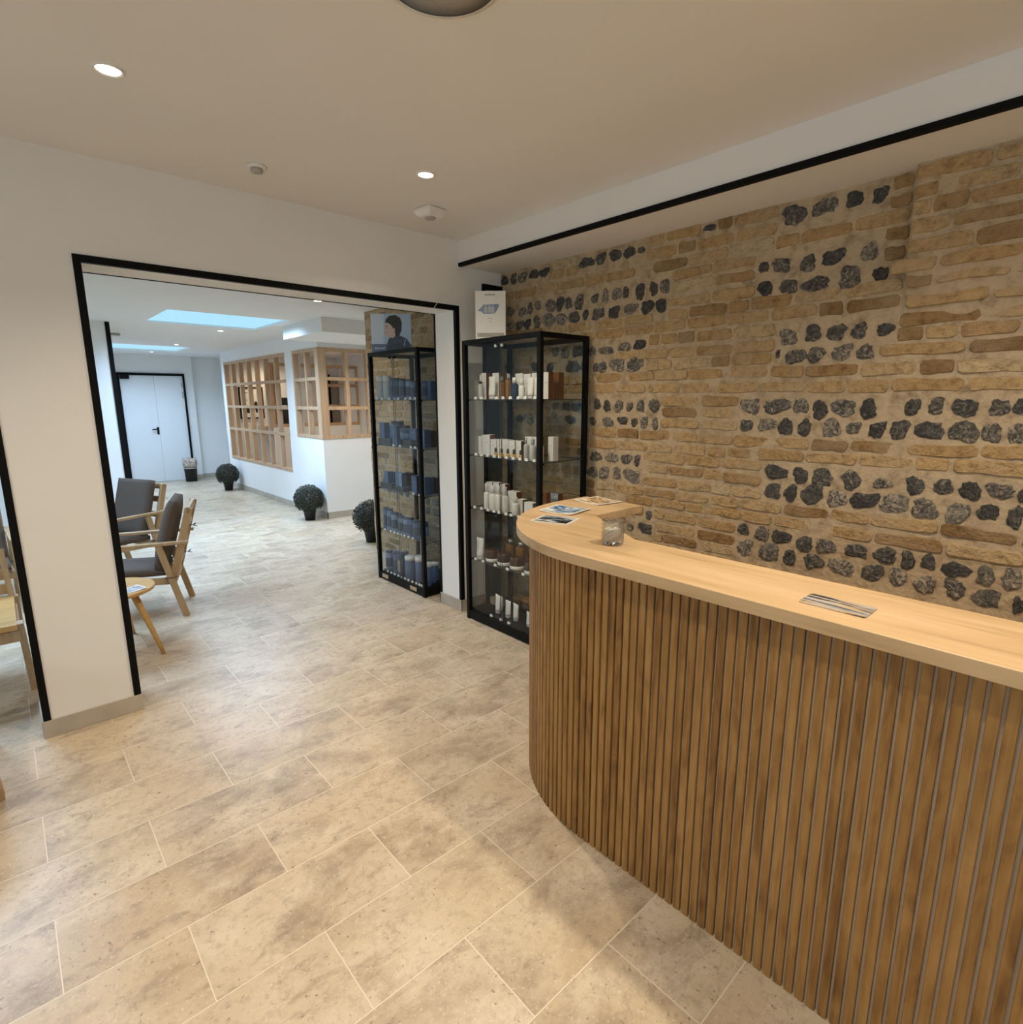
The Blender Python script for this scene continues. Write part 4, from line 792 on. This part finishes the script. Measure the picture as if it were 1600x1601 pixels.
# cards standing on the cabinets
t = thing('display_card', 'white advertising card with blue bottles on near cabinet top', 'poster', (2.33, 2.80, 1.8155), math.atan2(-0.70, 0.71))
cw, ch = 0.093, 0.292
cd = obj('card', boxes((-cw, cw, 0, 0.004, 0, ch)), 'white_card', t)
obj('support_leg', boxes((-0.03, 0.03, 0.004, 0.0055, 0.0, 0.2), (-0.03, 0.03, 0.004, 0.055, 0.0, 0.003)), 'white_card', t)
bm = new(); flat_xz(bm, [(-0.078, 0.178), (-0.052, 0.200), (-0.045, 0.212), (0.02, 0.214), (0.048, 0.216), (0.054, 0.208), (0.042, 0.182), (0.028, 0.162), (-0.01, 0.158), (-0.045, 0.160), (-0.052, 0.170)], -0.0008, 0)
pic = obj('product_picture', bm, 'blue_light', cd)
bm = new()
for a in (-0.030, -0.006, 0.014): flat_xz(bm, [(a-0.009, 0.166), (a+0.010, 0.166), (a+0.010, 0.195), (a+0.004, 0.199), (a+0.004, 0.208), (a-0.004, 0.208), (a-0.004, 0.199), (a-0.009, 0.195)], -0.0014, -0.0008)
obj('bottle_picture', bm, 'pale_bottle', pic)
bm = new(); flat_xz(bm, [(-0.082, 0.022), (0.084, 0.022), (0.084, 0.046), (-0.082, 0.046)], -0.0008, 0); obj('bottom_band', bm, 'print_grey', cd)
bm = new(); flat_xz(bm, [(-0.036, 0.266), (0.030, 0.266), (0.030, 0.274), (-0.036, 0.274)], -0.0006, 0); flat_xz(bm, [(-0.016, 0.130), (0.012, 0.130), (0.012, 0.133), (-0.016, 0.133)], -0.0006, 0); flat_xz(bm, [(-0.008, 0.112), (0.006, 0.112), (0.006, 0.115), (-0.008, 0.115)], -0.0006, 0); obj('small_print', bm, 'print_grey', cd)

t = thing('poster', 'blue poster of a dark haired person in profile on far cabinet', 'poster', (2.320, 3.975, 1.8155), math.atan2(-0.66, 0.75))
pw, ph = 0.152, 0.285
cd = obj('poster_board', boxes((-pw, pw, 0, 0.005, 0, ph)), 'poster_blue', t)
obj('support_leg', boxes((-0.04, 0.04, 0.005, 0.0065, 0.0, 0.2), (-0.04, 0.04, 0.005, 0.06, 0.0, 0.003)), 'poster_blue', t)
def printed(name, pts, y, mat, par): 
    bm = new(); flat_xz(bm, pts, -y, -y+0.0006); return obj(name, bm, mat, par)
printed('lower_band', [(-pw, 0), (pw, 0), (pw, 0.062), (-pw, 0.062)], 0.0006, 'poster_blue_dark', cd)
printed('coat', [(-0.036, 0.0), (-0.040, 0.05), (-0.022, 0.100), (0.010, 0.126), (0.075, 0.122), (0.120, 0.100), (0.144, 0.060), (0.151, 0.0)], 0.0012, 'poster_coat', cd)
printed('face', [(-0.030, 0.118), (-0.046, 0.122), (-0.044, 0.134), (-0.050, 0.142), (-0.046, 0.150), (-0.055, 0.166), (-0.046, 0.184), (-0.044, 0.208), (-0.030, 0.222), (0.03, 0.222), (0.04, 0.13), (0.012, 0.105), (-0.006, 0.112)], 0.0018, 'poster_skin', cd)
printed('lighter_field', [(-pw, 0.062), (-0.06, 0.062), (-0.052, ph), (-pw, ph)], 0.0006, 'poster_light', cd)
printed('hair', [(-0.044, 0.214), (-0.036, 0.245), (-0.010, 0.268), (0.035, 0.275), (0.072, 0.255), (0.084, 0.215), (0.078, 0.160), (0.060, 0.122), (0.030, 0.118), (0.030, 0.150), (0.020, 0.166), (0.012, 0.186), (-0.006, 0.208), (-0.030, 0.220)], 0.0024, 'poster_hair', cd)
printed('ear', [(0.014, 0.166), (0.022, 0.180), (0.030, 0.176), (0.028, 0.158), (0.020, 0.150)], 0.003, 'poster_skin', cd)
printed('eyebrow', [(-0.042, 0.192), (-0.024, 0.197), (-0.022, 0.193), (-0.042, 0.188)], 0.0024, 'poster_hair', cd)
printed('eye', [(-0.040, 0.182), (-0.030, 0.184), (-0.030, 0.179), (-0.039, 0.179)], 0.0024, 'poster_hair', cd)
printed('lips', [(-0.049, 0.150), (-0.036, 0.147), (-0.048, 0.143)], 0.0024, 'brown_card', cd)
printed('coat_highlight', [(0.088, 0.045), (0.098, 0.048), (0.112, 0.098), (0.104, 0.100)], 0.0018, 'blue_light', cd)
text('lettering', 'thermal', 0.026, 'white_card', cd, (-0.092, -0.0014, 0.024), (PI/2, 0, 0), 0.0004)

# ------------------------------------------------------------------ topiary balls
def topiary():
    t = thing('topiary_ball', '', 'potted plant'); R_ = 0.172
    bm = new(); lathe(bm, [(0.058, 0), (0.074, 0.11), (0.080, 0.115), (0.080, 0.13), (0.068, 0.13), (0.066, 0.118)], 20); obj('pot', bm, 'pot_black', t)
    bm = new(); tube(bm, [(0, 0, 0.10), (0, 0, 0.20)], 0.02, 8); obj('stem', bm, 'pot_black', t)
    bm = new(); c_ = Vector((0, 0, 0.262))
    bmesh.ops.create_icosphere(bm, subdivisions=3, radius=R_*0.88, matrix=Matrix.Translation(c_))
    rnd = random.Random(5)
    for i in range(1900):
        z_ = 1-2*(i+0.5)/1900; a = i*2.399963; s_ = math.sqrt(1-z_*z_)
        if z_ < -0.75: continue
        n_ = Vector((s_*math.cos(a), s_*math.sin(a), z_*0.92)).normalized(); p = c_+n_*R_*(0.90+0.10*rnd.random())*(1+0.03*math.sin(6*a)*s_)
        u = n_.orthogonal().normalized(); v_ = n_.cross(u); ang = rnd.random()*6.28; u, v_ = u*math.cos(ang)+v_*math.sin(ang), v_*math.cos(ang)-u*math.sin(ang)
        tip = n_*0.013*rnd.random(); k_ = 0.011+0.006*rnd.random()
        q = [p-u*k_, p-v_*k_*0.5+tip*0.5, p+u*k_+tip*2, p+v_*k_*0.5+tip*0.5]
        bm.faces.new([bm.verts.new(x) for x in q])
    obj('foliage', bm, 'box_leaf', t, recalc=False); return t
tp = topiary(); tp['group'] = 'clipped balls in black pots'
tp.location = (2.735, 6.83, 0); tp['label'] = 'dark clipped ball plant in black pot before the lattice corner'
dup(tp, (2.715, 10.09, 0), 1.1, 'distant dark clipped ball plant at the far lattice end')
dup(tp, (2.76, 5.30, 0), 2.3, 'dark clipped ball plant half hidden behind the far cabinet')

# waste bin by the door
t = thing('waste_bin', 'black bin with printed bag beside the white double door', 'bin', (2.53, 11.70, 0))
bm = new(); lathe(bm, [(0.092, 0), (0.105, 0.235), (0.112, 0.24), (0.112, 0.252), (0.10, 0.252), (0.095, 0.24)], 22, mi=0); obj('bucket', bm, 'pot_black', t)
bm = new(); lathe(bm, [(0.1128, 0.243), (0.1128, 0.250)], 22, cap=False); obj('rim_band', bm, 'white_plastic', t)
bm = new(); lathe(bm, [(0.096, 0.246), (0.118, 0.30), (0.122, 0.37), (0.112, 0.425), (0.098, 0.418), (0.104, 0.36), (0.09, 0.29)], 22)
for v in bm.verts: v.co.z += 0.012*math.sin(5*math.atan2(v.co.y, v.co.x)) if v.co.z > 0.35 else 0
obj('printed_bag', bm, 'bag_print', t)

# ------------------------------------------------------------------ seating
def lounge(group):
    t = thing('lounge_armchair', '', 'armchair', group=group); sx = 0.224
    for s in (-1, 1):
        X_ = s*sx; bm = new(); bar(bm, (X_, 0.022, 0), (X_, 0.140, 0.505), 0.026, 0.040); obj('leg', bm, 'chair_oak', t, bevel=0.003)
        bm = new(); bar(bm, (X_, 0.515, 0), (X_, 0.460, 0.505), 0.026, 0.040); obj('leg', bm, 'chair_oak', t, bevel=0.003)
        bm = new(); bar(bm, (X_, -0.035, 0.517), (X_, 0.545, 0.517), 0.040, 0.022); obj('armrest', bm, 'chair_oak', t, bevel=0.005)
        bm = new(); bar(bm, (s*(sx-0.027), 0.085, 0.238), (s*(sx-0.027), -0.058, 0.745), 0.026, 0.046); obj('back_post', bm, 'chair_oak', t, bevel=0.003)
        bm = new(); bar(bm, (s*(sx-0.027), 0.060, 0.250), (s*(sx-0.027), 0.500, 0.272), 0.024, 0.045); obj('seat_rail', bm, 'chair_oak', t, bevel=0.003)
    bm = new(); w_ = sx-0.014
    bar(bm, (-w_, 0.488, 0.268), (w_, 0.488, 0.268), 0.024, 0.045, (0, 1, 0)); bar(bm, (-w_, 0.075, 0.25), (w_, 0.075, 0.25), 0.022, 0.045, (0, 1, 0)); obj('cross_rail', bm, 'chair_oak', t)
    bm = new(); bar(bm, (-sx+0.014, -0.054, 0.728), (sx-0.014, -0.054, 0.728), 0.022, 0.045, (0, 1, 0)); obj('top_rail', bm, 'chair_oak', t, bevel=0.003)
    bm = new()
    for k_ in range(3):
        f = 0.25+0.25*k_; bar(bm, (-w_+0.03, 0.085-0.143*f-0.008, 0.238+0.507*f), (w_-0.03, 0.085-0.143*f-0.008, 0.238+0.507*f), 0.012, 0.05, (0, 1, 0))
    obj('back_slat', bm, 'chair_oak', t)
    def pillow(ax0, ax1, hw, th, bulge, nm_):
        """slab cushion from ax0 to ax1 (y,z), thickness across, softly bulging"""
        bm = new(); a, b2 = Vector((0, *ax0)), Vector((0, *ax1)); dir_ = (b2-a); nn = Vector((0, -dir_.z, dir_.y)).normalized(); n1, n2 = 10, 12
        def pt(i, j, s):
            u, v = i/n1*2-1, j/n2*2-1; e = (1-abs(u)**4)*(1-abs(v)**4)
            return a+dir_*((v+1)/2)+Vector((u*hw*(1-0.02*abs(v)**3), 0, 0))+nn*s*(th/2*(0.62+0.38*e**0.5)+bulge*e)
        F_ = {s: [[bm.verts.new(pt(i, j, s)) for j in range(n2+1)] for i in range(n1+1)] for s in (-1, 1)}
        for s in (-1, 1):
            for i in range(n1):
                for j in range(n2): bm.faces.new((F_[s][i][j], F_[s][i+1][j], F_[s][i+1][j+1], F_[s][i][j+1])).smooth = True
        per = [(i, 0) for i in range(n1)]+[(n1, j) for j in range(n2)]+[(i, n2) for i in range(n1, 0, -1)]+[(0, j) for j in range(n2, 0, -1)]
        for (i, j), (k_, m_) in zip(per, per[1:]+per[:1]): bm.faces.new((F_[-1][i][j], F_[-1][k_][m_], F_[1][k_][m_], F_[1][i][j])).smooth = True
        return obj(nm_, bm, 'cushion', t)
    pillow((0.115, 0.310), (0.525, 0.330), 0.196, 0.058, 0.006, 'seat_cushion')
    bc = pillow((0.158, 0.335), (0.030, 0.790), 0.196, 0.080, 0.012, 'back_cushion')
    for s in (-1, 1):
        bm = new()
        for z_, y_ in (((0.62, -0.05),) if s < 0 else ((0.36, 0.03),)):
            q = (s*0.17, y_-0.006, z_); tube(bm, [(q[0], q[1]+0.06, q[2]+0.01), (q[0], q[1]-0.01, q[2]), (q[0]+0.012, q[1]-0.03, q[2]+0.012), (q[0]+0.02, q[1]-0.02, q[2]-0.004), (q[0], q[1]-0.01, q[2]), (q[0]-0.01, q[1]-0.04, q[2]-0.008)], 0.0022, 6)
        tube(bm, [(s*0.205, 0.12, 0.285), (s*0.243, 0.115, 0.285), (s*0.243, 0.07, 0.283), (s*0.243, 0.045, 0.292)], 0.0025, 6); obj('tie_cord', bm, 'tie_cord', bc)
    return t
GA = 'lounge armchairs with grey cushions'
ch = lounge(GA); ch.location = (0.8875, 4.47, 0); ch.rotation_euler[2] = math.radians(72.9); ch['label'] = 'pale oak armchair seen from its side, nearest the round table'
th_ = math.radians(117); F_ = Vector((-math.sin(th_), math.cos(th_))); X_ = Vector((math.cos(th_), math.sin(th_))); o_ = Vector((0.98, 5.61))+0.224*X_+0.02*F_
dup(ch, (o_.x, o_.y, 0), th_, 'pale oak armchair facing forward, behind the side-on armchair')
dup(ch, (-0.27, 5.62, 0), math.radians(183), 'armchair with grey cushion glimpsed left of the pillar', GA)

# low round table with leaflets
t = thing('round_side_table', 'small round honey wood table with splayed legs by pillar', 'side table', (0.355, 3.84, 0))
bm = new(); lathe(bm, [(0.205, 0.378), (0.217, 0.383), (0.220, 0.392), (0.218, 0.400), (0.212, 0.402)], 40); obj('table_top', bm, 'honey_wood', t)
for px_, py_ in ((0.196, -0.165), (0.119, 0.308), (-0.30, 0.05)):
    bm = new(); tube(bm, [(px_*0.48, py_*0.48, 0.379), (px_*0.75, py_*0.75, 0.19), (px_, py_, 0.0)], [0.020, 0.016, 0.010], 10); obj('leg', bm, 'honey_wood', t)
leaflet('grey leaflet on the front edge of the round table', 0.425, 3.72, 0.35, 0.15, 0.10, 'leaflet_grey', z=0.402, th=0.003, bend=0.006, group='leaflets on the round table')
leaflet('white leaflet behind the grey one on round table', 0.36, 3.90, 0.1, 0.10, 0.09, 'white_card', z=0.402, th=0.004, group='leaflets on the round table')

# slatted wooden chairs seen past the pillar
def slat_chair():
    t = thing('slat_back_chair', '', 'chair', group='low wooden chairs with slatted backs')
    bm = new(); box(bm, -0.49, 0.0, -0.02, 0.56, 0.372, 0.402); obj('seat', bm, 'honey_wood', t, bevel=0.004)
    bm = new(); box(bm, -0.47, 0.005, 0.0, 0.02, 0.31, 0.365); box(bm, -0.47, 0.005, 0.5, 0.52, 0.31, 0.365); box(bm, -0.013, 0.008, 0.02, 0.50, 0.31, 0.365); box(bm, -0.485, -0.465, 0.02, 0.50, 0.31, 0.365); obj('apron', bm, 'chair_oak', t)
    for s in (0, -0.50):
        bm = new(); bar(bm, (0.022+s, 0.135, 0), (0.010+s, 0.02, 0.40), 0.028, 0.036); obj('leg', bm, 'chair_oak', t, bevel=0.002)
        bm = new(); bar(bm, (0.010+s, 0.58, 0), (0.004+s, 0.55, 0.40), 0.028, 0.036); obj('leg', bm, 'chair_oak', t, bevel=0.002)
        bm = new(); bar(bm, (-0.008+s*0.96, 0.54, 0.36), (-0.022+s*0.96, 0.61, 0.655), 0.026, 0.032); obj('back_post', bm, 'chair_oak', t, bevel=0.002)
    for f in (0.28, 0.56, 0.86):
        bm = new(); bar(bm, (-0.022, 0.54+0.07*f, 0.36+0.295*f), (-0.49, 0.54+0.07*f, 0.36+0.295*f), 0.016, 0.055, (0, 1, 0)); obj('back_slat', bm, 'chair_oak', t, bevel=0.002)
    return t
sc_ = slat_chair(); sc_.location = (-0.052, 3.52, 0); sc_['label'] = 'low honey wood chair with slatted back left of the pillar'
dup(sc_, (-0.192, 2.535, 0), 0.0, 'wooden chair whose leg shows at the left photo edge')

# ------------------------------------------------------------------ ceiling fittings
def downlight(x, y, z, label, warm, group):
    t = thing('ceiling_downlight', label, 'ceiling light', (x, y, z), 0, group)
    bm = new(); lathe(bm, [(0.043, 0), (0.043, -0.004), (0.035, -0.005), (0.033, 0.0), (0.033, -0.001)], 24, cap=False); obj('bezel', bm, 'white_plastic', t)
    bm = new(); lathe(bm, [(0.033, -0.0005), (0.031, -0.0025), (0.012, -0.0035)], 24); obj('lens', bm, 'lamp_lens' if warm else 'lamp_lens_cool', t)
NEUT = (1.0, 0.85, 0.66)
G1 = 'warm downlights in the front ceiling'
vis = {(0.387, 2.25): 'bright warm downlight at the upper left of the front ceiling', (1.542, 2.29): 'bright warm downlight beside the square smoke detector'}
for x in (-0.76, 0.387, 1.542):
    for y in (2.27, 0.35, -1.5):
        yy_ = {0.387: 2.25, 1.542: 2.29}.get(x, y) if y == 2.27 else y
        spot('front_spot', x, yy_, FZ-0.012, FRONT_W*(1.06 if x > 1 else 0.50), WARM, 2.45 if x > 1 else 2.05)
        if (x, yy_) in vis: downlight(x, yy_, FZ, vis[(x, yy_)], True, G1)
G2 = 'downlights in the rear ceiling'
for x, y, lb in ((2.058, 4.662, 'small downlight just beyond the wide opening'), (2.056, 7.351, 'small downlight behind the nearer skylight'), (2.063, 9.544, 'small downlight before the farther skylight'), (2.044, 11.19, 'small downlight behind the farther skylight')):
    downlight(x, y, BZ, lb, False, G2); spot('rear_spot', x, y, BZ-0.012, BACK_W*(1.0 if y < 5 else (0.35 if y > 11 else 0.8)), NEUT if y < 5 else COOL, 2.3, 1.0)
spot('alcove_spot', 3.3, 6.0, 2.10-0.01, 40.0, (1.0, 0.80, 0.54), 2.6, 1.0)
downlight(4.55, 8.6, BZ, 'small office downlight seen through the corner lattice', True, 'office downlights')
for x, y in ((4.55, 8.6), (3.5, 8.6), (3.6, 10.1)): spot('office_spot', x, y, BZ-0.012, OFFICE_W, (1.0, 0.80, 0.55), 2.5, 0.8)
t = thing('smoke_detector', 'square white detector box on front ceiling near downlight', 'detector', (1.815, 2.665, FZ), math.radians(8))
bm = new(); r_ = [[bm.verts.new((sx_*a, sy_*a, z_)) for sx_, sy_ in ((-1, -1), (1, -1), (1, 1), (-1, 1))] for a, z_ in ((0.062, 0), (0.062, -0.018), (0.045, -0.042))]
for a, c_ in zip(r_, r_[1:]):
    for k_ in range(4): bm.faces.new((a[k_], a[(k_+1) % 4], c_[(k_+1) % 4], c_[k_]))
bm.faces.new(r_[0]); bm.faces.new(r_[-1][::-1]); obj('housing', bm, 'white_plastic', t, bevel=0.008, seg=3)
bm = new(); lathe(bm, [(0.030, -0.041), (0.026, -0.048)], 20); obj('sensor_cap', bm, 'grey_plastic', t)
t = thing('ceiling_sensor', 'small round grey sensor on the front ceiling', 'sensor', (0.959, 2.698, FZ))
bm = new(); lathe(bm, [(0.041, 0), (0.041, -0.008), (0.034, -0.011)], 24); obj('base_ring', bm, 'white_plastic', t)
bm = new(); lathe(bm, [(0.024, -0.010), (0.024, -0.024), (0.014, -0.028)], 20); obj('sensor_eye', bm, 'grey_plastic', t)
t = thing('ceiling_speaker', 'large round grey speaker cut by the top photo edge', 'speaker', (0.905, 1.255, FZ))
bm = new(); lathe(bm, [(0.150, 0), (0.150, -0.006), (0.136, -0.009)], 48, cap=False); obj('trim_ring', bm, 'white_plastic', t)
bm = new(); lathe(bm, [(0.136, -0.008), (0.08, -0.0085), (0.01, -0.009)], 48); obj('grille', bm, 'speaker_cloth', t)
t = thing('ceiling_sign_box', 'small grey light box on rear ceiling by black strip', 'light box', (1.16, 8.46, BZ))
obj('housing', boxes((-0.10, 0.075, -0.05, 0.05, -0.028, 0)), 'grey_plastic', t, bevel=0.004); obj('grille_line', boxes((-0.09, 0.065, -0.052, -0.05, -0.02, -0.008)), 'print_grey', t)
bm = new(); tube(bm, [(2.140, YW-0.008, 2.095), (2.095, YW-0.010, 2.03), (2.041, YW-0.009, 1.965)], 0.0018, 6)  # thin slanted white tube across the edging
tag(obj('white_streak', bm, 'white_plastic'), 'thin white cord crossing the top edging of the opening', 'streak')
